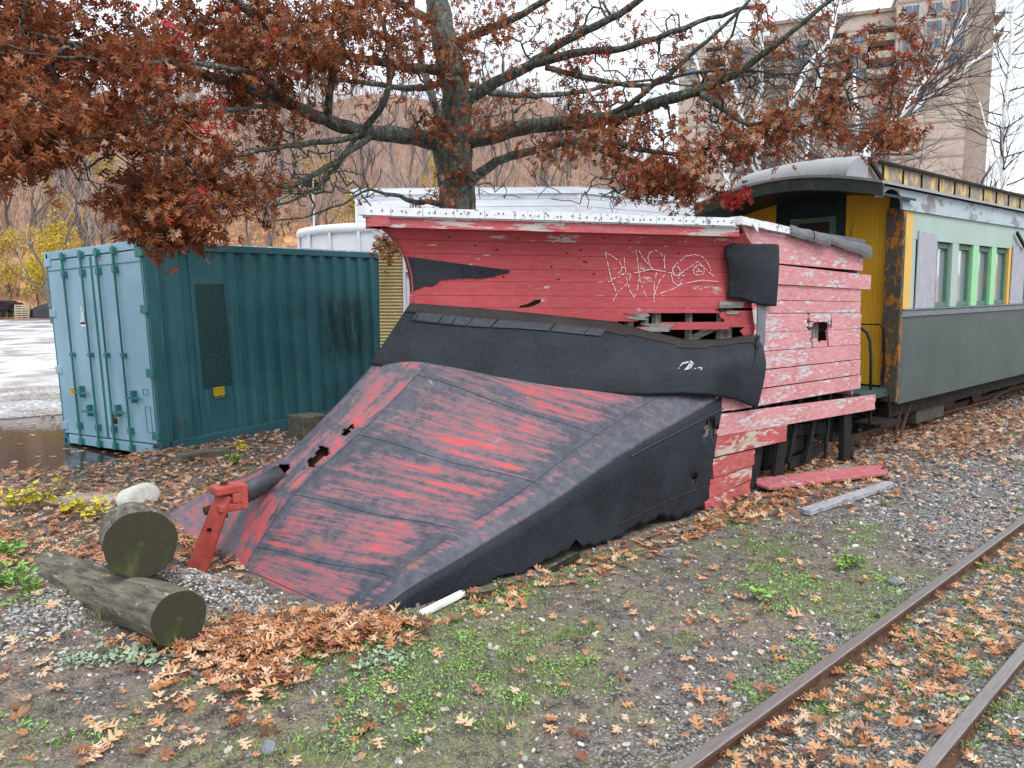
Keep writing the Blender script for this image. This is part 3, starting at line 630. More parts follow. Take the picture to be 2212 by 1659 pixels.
def rdgrid(name, r0, r1, nr, d0, d1, nd, zf, mat):
    V = []; 
    for i in range(nd + 1):
        D = d0 + (d1 - d0) * i / nd
        for j in range(nr + 1):
            r = (r0 + (r1 - r0) * j / nr) * (D / d0 if callable(r0) else 1); p = RT * r + FH * D; V.append((p[0], p[1], zf(p[0], p[1])))
    W = nr + 1; a = (np.arange(nd)[:, None] * W + np.arange(nr)[None, :]).reshape(-1)
    return tag(from_arrays(name, V, np.stack([a, a + 1, a + W + 1, a + W], -1), mat, None, True), kind='structure')
def lot_sheet():  # near rows overlie the puddle in place of its bright reflection
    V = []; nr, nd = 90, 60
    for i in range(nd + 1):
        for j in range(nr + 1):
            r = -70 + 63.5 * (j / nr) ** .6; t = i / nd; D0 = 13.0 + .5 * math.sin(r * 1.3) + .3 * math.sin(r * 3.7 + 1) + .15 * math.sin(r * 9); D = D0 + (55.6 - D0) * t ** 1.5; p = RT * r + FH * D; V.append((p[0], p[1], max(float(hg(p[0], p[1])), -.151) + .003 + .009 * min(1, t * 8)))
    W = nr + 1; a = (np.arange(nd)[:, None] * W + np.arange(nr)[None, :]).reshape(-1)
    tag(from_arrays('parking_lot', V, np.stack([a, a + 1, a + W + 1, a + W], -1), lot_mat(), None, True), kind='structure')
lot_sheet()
def water_mat():
    q = NT('puddle_water', .03, .5); o = q.obj(); n = q.noise(q.map(o, (1, 1, 1), (0, 0, -AZ)), 3.5, 4, .6, .4)
    q.b.inputs['IOR'].default_value = 1.33; s = q.sep(o); D = q.ma('ADD', q.ma('MULTIPLY', s[0], float(FH[0])), q.ma('MULTIPLY', s[1], float(FH[1])))
    k = q.n('ShaderNodeBump'); q.L(q.noise(q.map(o, (1, 1, 1), (0, 0, -AZ + 1.57)), 9, 3, .6), k.inputs['Height']); k.inputs['Distance'].default_value = .05
    q.L(q.st(D, 11.2, 13.2, .05, 1.), k.inputs['Strength']); q.L(k.outputs[0], q.b.inputs['Normal'])
    return q.out((.045, .032, .024))
rdgrid('puddle', -45, -3.9, 4, 7.6, 21.2, 4, lambda x, y: -.15, water_mat())

# ------------------------------------------------------------------ rails
M['railtop'] = simple('worn_rail_top', (.17, .14, .13), (.28, .25, .24), 30, .35, .5, .1, (.3, 6, 1), .6)
M['railrust'] = simple('rail_rust', (.06, .032, .024), (.16, .085, .06), 18, .9, .2, .4, (.5, 1, 1))
def rail(x0, x1, y, zo, label, yaw=0., seg=2., big=1.):
    pf = [(-.045, 0), (.045, 0), (.045, .008), (.008, .018), (.008, .062), (.027, .070), (.027, .088), (.022, .093), (-.022, .093), (-.027, .088), (-.027, .070), (-.008, .062), (-.008, .018), (-.045, .008)]
    pf = [(a * big, b * big) for a, b in pf]; n = max(2, int((x1 - x0) / seg)); V = []; F = []; MI = []; k = len(pf)
    for i in range(n + 1):
        x = lerp(x0, x1, i / n); yy = y + (x - x0) * yaw; z = float(hg(x, yy)) * (1 if x > 9 else 0) + zo
        V += [(x, yy + a, z + b) for a, b in pf]
    for i in range(n):
        for j in range(k):
            j2 = (j + 1) % k; F.append((i * k + j, i * k + j2, (i + 1) * k + j2, (i + 1) * k + j)); MI.append(1 if j in (6, 7, 8) else 0)
    F += [tuple(range(k)), tuple(n * k + j for j in range(k))[::-1]]; MI += [0, 0]
    o = from_arrays('rail', V, F, [M['railrust'], M['railtop']], None, False, None, None, MI)
    return tag(o, label, 'rail', 'railway rails')
rail(-2.5, 60, 1.47, -.012, 'rusty narrow rail running beside the grass, the left one of the near track')
rail(-2.5, 60, .855, -.012, 'rail with a shiny top crossing the bottom right corner, right one of the near track')
rail(9.6, 60, 4.02, .02, 'rusty rail under the near side of the green coach', -.02, 1.5)
rail(9.6, 60, 5.46, .02, 'rusty rail hidden under the far side of the green coach', -.02, 1.5)

# ------------------------------------------------------------------ shipping container
CT = thing('shipping_container', 'teal steel shipping container with locked double doors standing at the puddle edge', 'shipping container', (3.016, 9.816, -.097), (-.025, -.032, .248)); CT.scale = (1, 1, 1.06)
def paint(name, a, b, dirt=(.05, .06, .05), rough=.5, spec=.4, amt=.62, st=(1, 1, .6)):
    q = NT(name, rough, spec); o = q.obj(); f = q.noise(o, 1.3, 5, .6); g = q.noise(q.map(o, st), 9, 6, .75); sp = q.noise(o, 60, 2, .5)
    c = q.mix(q.st(f, .35, .65), a, b); c = q.mix(q.ma('MULTIPLY', q.st(g, amt, amt + .1), .55), c, dirt); c = q.mix(q.ma('MULTIPLY', q.st(sp, .5, .8), .12), c, (.5, .5, .5)); q.bump(q.ma('ADD', f, q.ma('MULTIPLY', g, .2)), .25, .02); return q.out(c)
M['teal'] = paint('teal_side_paint', (.024, .112, .132), (.038, .148, .172), (.014, .05, .055), .55, .35, .60, (4, 4, .5))
M['tealdoor'] = paint('pale_blue_door_paint', (.22, .37, .47), (.29, .45, .55), (.12, .20, .25), .45, .4, .68)
M['tealbar'] = paint('teal_lock_bar_paint', (.018, .15, .15), (.03, .19, .19), (.03, .06, .05), .45, .4, .62)
M['patch'] = paint('dark_green_patch_paint', (.012, .052, .052), (.018, .062, .060), (.01, .04, .04), .6, .3)
M['cwhite'] = simple('container_roof_white', (.5, .52, .52), (.72, .74, .74), 4, .7, .3, .1)
CL, CW, CHh = 6.06, 2.44, 2.60
mb = MB()
prof_x = [(.16, 0)]
x = .20; ribs = []
def corr(x0, x1, pitch=.278, d=.045):
    P = [(x0, d)]; n = max(1, round((x1 - x0) / pitch)); p = (x1 - x0) / n
    for i in range(n):
        a = x0 + i * p; P += [(a + p * .14, d), (a + p * .30, 0), (a + p * .62, 0), (a + p * .78, d), (a + p, d)]
    return P
PX = [(.15, 0), (.20, 0), (.24, .045)] + corr(.24, .63)[1:] + [(.635, .045), (.64, .02), (1.15, .02)] + corr(1.16, 5.86)
for z0, z1 in ((.17, 2.48),):
    V = [(a, .012 + b, z) for z in (z0, z1) for a, b in PX]; n = len(PX); mb.add(V, [(i, i + 1, n + i + 1, n + i) for i in range(n - 1)])
def _ts():
    q = NT('teal_side_worn', .55, .35); o = q.obj(); s_ = q.sep(o); f = q.noise(o, 1.3, 5, .6); g = q.noise(q.map(o, (5, 5, .5)), 7, 6, .75); w = q.noise(q.map(o, (5, 1, 1.1)), 1.6, 4, .7)
    c = q.mix(q.st(f, .35, .65), (.024, .112, .132), (.038, .148, .172)); c = q.mix(q.ma('MULTIPLY', q.st(g, .58, .72), .5), c, (.014, .05, .055))
    sm_ = q.ma('MULTIPLY', q.ma('MULTIPLY', q.st(s_[0], 2.75, 3.05), q.st(s_[0], 4.1, 3.6)), q.ma('MULTIPLY', q.st(s_[2], .8, 1.1), q.st(s_[2], 1.95, 1.7)))
    c = q.mix(q.ma('MULTIPLY', sm_, q.st(w, .38, .52, 0., .85)), c, (.010, .040, .042))
    ru = q.ma('MULTIPLY', q.st(s_[2], .75, .15), q.st(q.noise(q.map(o, (3, 3, 1)), 5, 5, .75), .5, .66)); c = q.mix(q.ma('MULTIPLY', ru, .6), c, (.07, .05, .035))
    li = q.st(q.noise(q.map(o, (7, 7, .25)), 4, 4, .6), .60, .68); c = q.mix(q.ma('MULTIPLY', li, .18), c, (.30, .42, .42)); q.bump(q.ma('ADD', f, q.ma('MULTIPLY', g, .2)), .3, .03); return q.out(c)
mb.build('side_panel', _ts(), CT)
mb = MB(); V = [(a, CW - .012 - b, z) for z in (.17, 2.48) for a, b in PX]; n = len(PX); mb.add(V, [(i + 1, i, n + i, n + i + 1) for i in range(n - 1)]); mb.build('side_panel', M['teal'], CT)
for bx_ in ((.02, .15, .0, .13), (CL - .15, CL, .0, .13), (CL - .15, CL, CW - .13, CW), (.02, .15, CW - .08, CW)):
    mb = MB(); mb.box(*bx_, .12, 2.5); mb.build('corner_post', M['teal'], CT, bevel=.01)
for yy in (0, CW - .07):
    mb = MB(); mb.box(.16, CL - .16, yy + .004, yy + .066, 2.48, 2.57); mb.build('top_rail', M['teal'], CT, bevel=.008)
    mb = MB(); mb.box(.17, CL - .17, yy + .004 + (0 if yy == 0 else .0), yy + .062, .04, .175); mb.build('bottom_rail', M['teal'], CT, bevel=.008)
mb = MB()
for i in range(22):
    a = .2 + i * .262; mb.box(a, a + .2, .07, CW - .07, 2.555, 2.592)
mb.box(.1, CL - .1, .068, CW - .068, 2.53, 2.557); mb.build('roof', M['cwhite'], CT)
mb = MB(); mb.box(.12, CL - .05, .08, CW - .08, .10, .16); mb.build('floor', M['blackin'], CT)
mb = MB(); mb.box(CL - .06, CL - .03, .1, CW - .1, .12, 2.5); mb.build('end_panel', M['teal'], CT)
for a in (0, CL - .18):
    for b in (0, CW - .16):
        for c in (0, CHh - .12):
            mb = MB(); mb.box(a, a + .178, b - .004, b + .162, c, c + .118); mb.m = 1
            mb.box(a - .003, a + .002, b + .06, b + .10, c + .03, c + .09); mb.box(a + .06, a + .12, b - .007, b - .002, c + .035, c + .085); mb.m = 0
            mb.build('corner_casting', [M['tealdoor'] if a == 0 and b > 0 and c > 0 else M['teal'], M['blackin']], CT)
mb = MB(); mb.box(.0, .10, .17, CW - .17, 2.49, 2.592); mb.build('header', M['tealdoor'], CT, bevel=.006)
mb = MB(); mb.box(.0, .10, .17, CW - .17, .03, .15); mb.build('door_sill', M['tealdoor'], CT, bevel=.006)
def txt(s, size, loc, mat, parent, rot, name='lettering', align='CENTER'):
    cu = bpy.data.curves.new('t', 'FONT'); cu.body = s; cu.size = size; cu.align_x = align; cu.extrude = .0006; cu.resolution_u = 2
    t = bpy.data.objects.new('t', cu); COL.objects.link(t); bpy.context.view_layer.update(); dg = bpy.context.evaluated_depsgraph_get()
    me = bpy.data.meshes.new_from_object(t.evaluated_get(dg)); bpy.data.objects.remove(t); me.materials.clear(); me.materials.append(mat)
    o = bpy.data.objects.new(name, me); COL.objects.link(o); o.parent = parent; o.location = loc; o.rotation_euler = rot; return o
M['stk'] = simple('yellow_sticker', (.62, .44, .02), (.72, .54, .03), 10, .5, .3, 0); M['blk'] = simple('black_print', (.03, .02, .01), (.05, .03, .02), 10, .6, .2, 0)
M['wht'] = simple('white_print', (.7, .72, .72), (.8, .82, .82), 20, .6, .2, 0)
hp = math.pi / 2
for k, (y0, y1) in enumerate(((.045, 1.208), (1.224, CW - .05))):
    mb = MB(); X = .0
    # door leaf with gentle pressed frame and dents
    mb.box(X + .005, X + .05, y0, y1, .165, 2.478)
    dr = mb.build('door', M['tealdoor'], CT, bevel=.008)
    mb = MB(); mb.box(X - .001, X + .004, y0, y0 + .018, .17, 2.47); mb.box(X - .001, X + .004, y1 - .018, y1, .17, 2.47); mb.box(X - .0012, X + .004, y0, y1, 2.34, 2.352); mb.build('gasket', M['tealbar'], dr)
    for yb in ((.60, 1.00) if k == 0 else (1.40, 1.88)):
        mb = MB(); mb.tube([(X - .035, yb, .04), (X - .035, yb, 2.56)], .019, 10)
        for z in (.08, .30, 1.24, 2.28, 2.50): mb.box(X - .055, X + .006, yb - .035, yb + .035, z - (.025 if z == 1.24 else .04), z + (.025 if z == 1.24 else .04))
        mb.build('lock_bar', M['tealbar'], dr, bevel=.003)
    for z in (.27, 1.03, 1.79, 2.45):
        mb = MB(); yh = .02 if k == 0 else CW - .14
        mb.prism([(X - .012, yh - .03, z - .05), (X - .012, yh + .13, z - .05), (X - .012, yh + .13, z + .05), (X - .012, yh - .03, z + .05)], (.03, 0, 0)); mb.build('hinge', M['tealbar'] if k == 0 else M['tealdoor'], dr, bevel=.006)
    for yb, z in (((1.00, .53), (.60, .72)) if k == 0 else ((1.40, .50), (1.88, .74))):
        mb = MB(); d = -1 if k == 0 else 1
        if k == 1 and yb == 1.88: d = -1
        if k == 1 and yb == 1.40: d = 1
        mb.box(X - .062, X - .05, min(yb, yb + d * .32), max(yb, yb + d * .32), z - .014, z + .014); mb.box(X - .07, X - .0, yb + d * .16 - .02, yb + d * .16 + .02, z - .06, z + .09)
        mb.build('door_handle', M['tealbar'], dr, bevel=.002)
mb = MB(); mb.box(-.09, -.055, .84, .90, .38, .45); mb.tube([(-.072, .85, .45), (-.072, .85, .49), (-.072, .87, .505), (-.072, .89, .49), (-.072, .89, .45)], .006, 6); mb.build('padlock', M['rust'], CT)
# vent boxes outlines, stickers and the ship emblem on the left leaf
mb = MB()
for (y0, y1, z0, z1) in ((.14, .26, .30, .62), (.16, .27, .76, .83)):
    for b in ((y0, y1, z0, z0 + .004), (y0, y1, z1 - .004, z1), (y0, y0 + .004, z0, z1), (y1 - .004, y1, z0, z1)): mb.box(-.0015, .006, *b)
mb.build('door_plate_outline', M['tealbar'], CT)
stk = MB(); stk.box(.842, 1.008, .0135, .0175, .65, .758); s1 = stk.build('sticker', M['stk'], CT)
txt('GRAF BROS', .030, (.925, .0125, .722), M['blk'], s1, (hp, 0, 0)); txt('STORAGE TRAILERS', .0155, (.925, .0125, .696), M['blk'], s1, (hp, 0, 0)); txt('AND CONTAINERS', .0155, (.925, .0125, .673), M['blk'], s1, (hp, 0, 0)); txt('800-722-4730', .024, (.925, .0125, .624), M['stk'], s1, (hp, 0, 0))
stk = MB(); stk.box(.0, .0045, 1.92, 2.09, .70, .80); s1 = stk.build('sticker', M['stk'], CT); R_ = (hp, 0, -hp)
txt('GRAF BROS', .028, (-.0015, 2.005, .768), M['blk'], s1, R_); txt('STORAGE TRAILERS', .015, (-.0015, 2.005, .743), M['blk'], s1, R_); txt('AND CONTAINERS', .015, (-.0015, 2.005, .72), M['blk'], s1, R_); txt('800-722-4730', .022, (.003, 2.005, .675), M['stk'], s1, R_)
mb = MB()
def ep(pts, m): mb.m = m; mb.prism([(.0005, a, b) for a, b in pts], (.004, 0, 0))
for t in range(4): a = 1.60 - t * .022; ep([(a - .003 + .012, 1.66), (a - .015 + .012, 1.66), (a - .022, 1.80), (a - .010, 1.80)], 0)
ep([(1.638, 1.66), (1.61, 1.66), (1.615, 1.70)], 0); ep([(1.60, 1.815), (1.56, 1.812), (1.57, 1.84), (1.59, 1.85)], 0); ep([(1.63, 1.655), (1.51, 1.655), (1.512, 1.633), (1.625, 1.633)], 1); ep([(1.505, 1.66), (1.52, 1.80), (1.512, 1.80), (1.495, 1.66)], 1)
ep([(1.62, 1.625), (1.49, 1.625), (1.50, 1.60), (1.615, 1.60)], 0); ep([(1.475, 1.63), (1.44, 1.63), (1.44, 1.605), (1.475, 1.605)], 0)
mb.build('ship_emblem', [M['wht'], M['blk']], CT)
mb = MB(); mb.box(.70, 1.148, .026, .0305, .76, 2.08); mb.build('painted_panel', M['patch'], CT)
def ov(mb, cx, cz, w, h, n=18):
    mb.prism([(cx + w * math.cos(t) * (1 + .2 * math.sin(t * 5)), .006, cz + h * math.sin(t) * (1 + .15 * math.sin(t * 7))) for t in np.linspace(0, 2 * math.pi, n)[:-1]][::-1], (0, .004, 0))

# ------------------------------------------------------------------ railway coach
CO = thing('railway_coach', 'old wooden railway coach, green below the windows with a yellow end and clerestory roof', 'railway coach', (10, 3.528, 0), (0, -.022, -.046))
LC, WC = 11.0, 2.42
M['cgreen'] = paint('coach_lower_green', (.055, .074, .070), (.072, .092, .087), (.05, .06, .055), .5, .35, .6, (6, 6, .3))
M['cletter'] = peel('coach_letterboard_green', (.32, .43, .385), (.36, .47, .43), (.5, .48, .36), (.32, .33, .3), .66, (1, 1, 2), 3)
M['ceave'] = peel('coach_eave_blue', (.40, .48, .53), (.44, .52, .56), (.30, .28, .28), (.20, .18, .18), .56, (1, 1, 2), 2)
M['cyel'] = peel('coach_yellow', (.78, .46, .03), (.72, .40, .02), (.40, .22, .03), (.26, .16, .04), .66, (6, 6, .8), 2)
M['cyel2'] = peel('coach_pale_yellow', (.72, .42, .06), (.66, .38, .05), (.62, .55, .42), (.35, .22, .08), .64, (6, 6, .8), 2)
M['cmono'] = peel('clerestory_yellow', (.70, .46, .12), (.62, .40, .10), (.34, .30, .26), (.16, .13, .11), .475, (3, 3, 2), 2.5, .7, .05, .35)
M['cpost'] = peel('corner_post_mottle', (.035, .055, .05), (.03, .05, .05), (.38, .15, .02), (.24, .08, .015), .545, (2, 2, 1), 3)
M['cbelt'] = simple('coach_belt_grey', (.12, .135, .15), (.2, .22, .235), 6, .6, .3, .2, (1, 1, 4))
M['croof'] = simple('coach_metal_roof', (.22, .225, .235), (.31, .315, .325), 3, .45, .4, .1)
M['cdark'] = simple('coach_dark_green', (.008, .016, .016), (.016, .03, .03), 5, .6, .3, .1)
M['cply'] = simple('grey_plywood', (.26, .26, .29), (.48, .48, .52), 5, .85, .2, .4, (14, 14, .9))
M['cframe'] = peel('coach_window_green', (.045, .16, .12), (.06, .20, .15), (.35, .25, .12), (.12, .08, .04), .60, (4, 4, 1), 3)
M['clime'] = simple('lime_green_post', (.25, .56, .27), (.33, .62, .36), 6, .6, .3, .1)
M['under'] = simple('under_frame', (.008, .007, .006), (.03, .022, .018), 10, .8, .2, .3)
gq = NT('window_glass', .06, .8); M['glass'] = gq.out((.05, .055, .07)); gq.b.inputs['Metallic'].default_value = .55; gq.b.inputs['Base Color'].default_value = (.45, .47, .52, 1)
mb = MB(); 
for i in range(int((LC - .06) / .062)):
    x0 = .06 + i * .062; mb.r = rnd.random(); mb.box(x0, x0 + .0585, .0, .03, .575, 1.690)
mb.build('lower_panel', M['cgreen'], CO)
mb = MB(); mb.box(.04, LC, -.02, .04, 1.692, 1.772); mb.box(.05, LC, -.035, .05, 1.774, 1.792); mb.build('belt_rail', M['cbelt'], CO, bevel=.004)
mb = MB(); mb.box(.30, LC, .0, .03, 2.68, 3.03); mb.build('letterboard', M['cletter'], CO)
mb = MB()
for i in range(4): mb.r = rnd.random(); mb.box(.065 + i * .059, .121 + i * .059, .0, .03, 1.794, 3.02)
mb.build('yellow_panel', M['cyel2'], CO)
mb = MB(); P = [(-.82, 3.12), (-.66, 3.12)] + [(-.66 + .26 * (1 - math.cos(t)), 3.12 + .12 * math.sin(t)) for t in np.linspace(.3, 1.57, 6)] + [(-.40 + .30 * math.sin(t), 3.24 - .22 * (1 - math.cos(t))) for t in np.linspace(.2, 1.57, 6)] + [(LC, 3.02), (LC, 3.26), (-.82, 3.26)]
P = P[:-2]
for (a, b), (a2, b2) in zip(P[:-1], P[1:]): mb.hexa([(a, -.03, b), (a2, -.03, b2), (a2, -.002, b2), (a, -.002, b), (a, -.03, 3.26), (a2, -.03, 3.26), (a2, -.002, 3.26), (a, -.002, 3.26)])
mb.build('eave_board', M['ceave'], CO)
# main roof, arch at the open end
def rz(y): return 3.285 + .20 * math.sin(max(0, min(1, (y + .10) / 2.62)) * math.pi) ** .9
V = []; ys = np.linspace(-.10, 2.52, 22); xs = [-.86, LC]
mb = MB()
for i in range(len(ys) - 1):
    a, b = ys[i], ys[i + 1]; mb.hexa([(-.86, a, rz(a) - .02), (LC, a, rz(a) - .02), (LC, b, rz(b) - .02), (-.86, b, rz(b) - .02), (-.86, a, rz(a) + .012), (LC, a, rz(a) + .012), (LC, b, rz(b) + .012), (-.86, b, rz(b) + .012)])
mb.build('roof', M['croof'], CO)
mb = MB()
for i in range(len(ys) - 1):
    a, b = ys[i], ys[i + 1]; h = .17; mb.hexa([(-.84, a, rz(a) - h), (-.80, a, rz(a) - h), (-.80, b, rz(b) - h), (-.84, b, rz(b) - h), (-.84, a, rz(a) - .021), (-.80, a, rz(a) - .021), (-.80, b, rz(b) - .021), (-.84, b, rz(b) - .021)])
mb.build('end_arch', peel('arch_paint', (.02, .045, .045), (.03, .06, .06), (.20, .10, .03), (.10, .05, .03), .60, (2, 1, 1), 3), CO)
mb = MB(); mb.box(-.79, .3, .02, 2.4, 3.05, 3.09) if False else None
for i in range(len(ys) - 1):
    a, b = ys[i], ys[i + 1]; mb.hexa([(-.80, a, rz(a) - .16), (.1, a, rz(a) - .16), (.1, b, rz(b) - .16), (-.80, b, rz(b) - .16), (-.80, a, rz(a) - .13), (.1, a, rz(a) - .13), (.1, b, rz(b) - .13), (-.80, b, rz(b) - .13)])
mb.build('porch_ceiling', M['cdark'], CO)
# clerestory with curved metal bull nose
Y0, Y1 = .44, 1.92
V = []; nb, nc = 14, 24
for j in range(nb + 1):
    t = j / nb * math.pi / 2; 
    for i in range(nc + 1):
        y = lerp(Y0 - .03, Y1 + .03, i / nc); cr = .05 * math.sin(i / nc * math.pi); x = -.70 + .55 * (1 - math.cos(t)); z = 3.40 + (.30 + cr) * math.sin(t); V.append((x, y, z))
W = nc + 1
F = [(j * W + i, j * W + i + 1, (j + 1) * W + i + 1, (j + 1) * W + i) for j in range(nb) for i in range(nc)]
b0 = len(V)
for i in range(nc + 1): y = lerp(Y0 - .03, Y1 + .03, i / nc); V.append((LC, y, 3.70 + .05 * math.sin(i / nc * math.pi)))
F += [(nb * W + i, nb * W + i + 1, b0 + i + 1, b0 + i) for i in range(nc)]
for side_i in (0, nc):          # closed cheeks of the nose
    c = len(V); V.append((-.15, Y0 - .03 if side_i == 0 else Y1 + .03, 3.40)); F += [(j * W + side_i, (j + 1) * W + side_i, c) for j in range(nb)]
o = from_arrays('clerestory_roof', V, F, M['croof'], CO); sx = o.modifiers.new('s', 'SOLIDIFY'); sx.thickness = .02; sx.offset = -1
mb = MB()
for yy in (Y0 - .005, Y1 - .02): mb.box(-.14, LC, yy, yy + .025, 3.38, 3.69)
mb.build('clerestory_panel', M['cmono'], CO)
mb = MB()
for i in range(14):
    x = .35 + i * .62
    if x < LC: mb.box(x, x + .028, Y0 - .022, Y0 - .006, 3.40, 3.66)
mb.box(-.15, LC, Y0 - .06, Y0 - .03, 3.672, 3.705); mb.box(-.15, LC, Y0 - .035, Y0 - .007, 3.40, 3.43); mb.obox((-.1, Y0 - .05, 3.66), (.30, Y0 - .06, 3.43), .03, .05); mb.build('clerestory_frame', M['under'], CO)
mb = MB()
for x in (-.42,):
    for dy in (.75, .42, -.35): pass
for yy in (1.05, 1.45): mb.tube([(-.70 + .55 * (1 - math.cos(t)) - .003, yy, 3.402 + .345 * math.sin(t)) for t in np.linspace(0, math.pi / 2, 12)], .006, 4)
mb.build('roof_seam', M['under'], CO)
# end wall
mb = MB()
for i in range(10): mb.r = rnd.random(); mb.box(.10, .125, .22 + i * .056, .274 + i * .056, .80, 3.34)
for i in range(11): mb.r = rnd.random(); mb.box(.10, .125, 1.785 + i * .0565, 1.84 + i * .0565, .80, 3.34)
mb.build('end_wall', M['cyel'], CO)
mb = MB(); mb.box(.09, .13, .775, 1.785, 3.05, 3.4); mb.box(.09, .13, .775, .90, .8, 3.05); mb.box(.09, .13, 1.60, 1.785, .8, 3.05); mb.build('door_frame', M['cdark'], CO)
dd = MB(); dd.box(.14, .17, .90, 1.60, .8, 3.05); dr = dd.build('end_door', M['cframe'], CO)
mb = MB(); mb.box(.128, .139, 1.02, 1.46, 1.7, 2.98); mb.build('door_panel', simple('brown_panel', (.035, .022, .022), (.05, .032, .03), 5, .7, .2, .1), dr)
mb = MB(); mb.box(-.03, .05, -.02, .20, .60, 3.06); mb.build('corner_post', M['cpost'], CO, bevel=.012)
mb = MB(); mb.box(-.03, .05, WC - .2, WC + .02, .60, 3.06); mb.build('corner_post', M['cpost'], CO, bevel=.012)
mb = MB(); mb.box(.01, LC, WC - .03, WC, .575, 3.2); mb.build('far_side_wall', M['cgreen'], CO)
mb = MB(); mb.box(LC - .05, LC, .03, WC - .03, .575, 3.4); mb.build('far_end_wall', M['cyel'], CO)
mb = MB(); mb.box(-.78, .1, .1, WC - .1, .68, .78); mb.box(-.78, -.70, .25, WC - .25, .50, .72); mb.build('end_platform', simple('platform_green', (.03, .06, .055), (.05, .09, .08), 6, .7, .3, .2), CO)
# windows
def window(x0, x1, lmat):
    mb = MB(); mb.box(x0, x0 + .05, .04, .10, 1.794, 2.67); mb.box(x1 - .05, x1, .04, .10, 1.794, 2.67); mb.box(x0 + .052, x1 - .052, .045, .095, 2.60, 2.668); mb.box(x0 + .052, x1 - .052, .045, .095, 1.795, 1.86); w = mb.build('window', lmat, CO, bevel=.003)
    mb = MB(); mb.box(x0 + .052, x1 - .052, .085, .09, 1.862, 2.598); mb.build('pane', M['glass'], w)
wins = [(1.14, 1.66), (1.90, 2.46), (2.70, 3.25), (3.46, 4.05)]
for i, (a, b) in enumerate(wins): window(a, b, M['cframe'])
for k in range(2):
    for a, b in wins[:3]: window(a + 3.9 + k * 2.8 - .3, b + 3.9 + k * 2.8 - .3, M['cframe'])
posts = [(1.66, 1.90, 'cletter'), (2.46, 2.70, 'clime'), (3.25, 3.46, 'clime'), (4.05, 4.16, 'cyel2'), (1.04, 1.14, 'greywood'), (4.75, 4.78, 'cletter'), (5.26, 5.5, 'cletter'), (6.06, 6.3, 'clime'), (6.85, 7.54, 'cletter'), (8.06, 8.3, 'cletter'), (8.86, 9.1, 'cletter'), (9.65, LC, 'cletter'), (.30, .42, 'cletter')]
for a, b, m_ in posts:
    mb = MB(); mb.box(a + .002, b - .002, .002, .06, 1.794, 2.678); mb.build('window_post', M[m_], CO, bevel=.004)
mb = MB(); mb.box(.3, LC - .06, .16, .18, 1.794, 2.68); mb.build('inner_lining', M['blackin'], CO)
for a, b, t in ((.43, 1.05, 2.79), (4.15, 4.78, 2.74)):
    mb = MB(); mb.prism([(a, -.004, 1.795), (b, -.004, 1.795), (b, -.004, t - .05), (b - .08, -.004, t - .03), (a + .02, -.004, t)], (0, -.014, 0)); mb.build('window_board', M['cply'], CO)
mb = MB(); mb.obox((4.18, -.05, 2.93), (4.62, -.06, 2.70), .03, .05); mb.build('hanging_batten', M['under'], CO)
# handrails and step
mb = MB(); mb.tube([(-.04, .5, 1.60), (-.04, .22, 1.60), (-.045, .17, 1.55), (-.045, .15, 1.45), (-.045, .15, .82)], .011, 8); mb.build('handrail', M['under'], CO, True)
mb = MB(); mb.tube([(-.3, .44, 1.56), (-.3, .33, 1.55), (-.3, .26, 1.50), (-.3, .22, 1.40), (-.3, .20, 1.2), (-.3, .18, .45)], .02, 8); mb.build('handrail', M['cdark'], CO, True)
mb = MB(); mb.box(-.72, -.12, -.12, .22, .40, .415); mb.box(-.72, -.12, -.13, -.115, .37, .43); mb.box(-.70, -.67, .0, .03, .42, .7); mb.box(-.18, -.15, .0, .03, .42, .7); mb.build('step', M['under'], CO)
# under frame, trucks, rods
mb = MB(); mb.box(.1, LC, .12, .22, .38, .56); mb.box(.1, LC, 2.2, 2.3, .38, .56); mb.box(.3, LC, .25, 2.2, .48, .56); mb.build('sill_beam', M['under'], CO)
mb = MB(); mb.box(1.1, 2.1, .16, .7, .17, .46); mb.build('battery_box', simple('dusty_box', (.05, .04, .035), (.1, .085, .07), 6, .9, .2, .3), CO, bevel=.01)
mb = MB(); 
for yy in (.3, .55): mb.tube([(.3, yy, .46), (2.3, yy, .16), (4.6, yy, .14), (7, yy, .46)], .014, 6)
mb.obox((2.3, .3, .48), (2.3, .3, .14), .05, .05, (1, 0, 0)); mb.obox((.45, .12, .5), (.38, .15, .02), .03, .02, (1, 0, 0)); mb.obox((.75, .12, .5), (.45, .12, .03), .03, .02, (1, 0, 0)); mb.obox((.1, .1, .06), (.55, .12, .05), .03, .02)
mb.build('truss_rod', M['railrust'], CO)
for cx in (3.9, 9.0):
    mb = MB(); mb.box(cx - 1.0, cx + 1.0, .46, .56, .30, .42); mb.box(cx - 1., cx + 1., 1.85, 1.95, .30, .42); mb.box(cx - .15, cx + .15, .5, 1.9, .25, .5); fr = mb.build('truck_frame', M['under'], CO)
    for wx in (cx - .62, cx + .62):
        for yy in (.50, 1.93):
            mb = MB(); mb.tube([(wx, yy, .31), (wx, yy + .09, .31)], .25, 20); mb.tube([(wx, yy + .09, .31), (wx, yy + .115, .31)], .275, 20); mb.build('wheel', M['railrust'], fr)

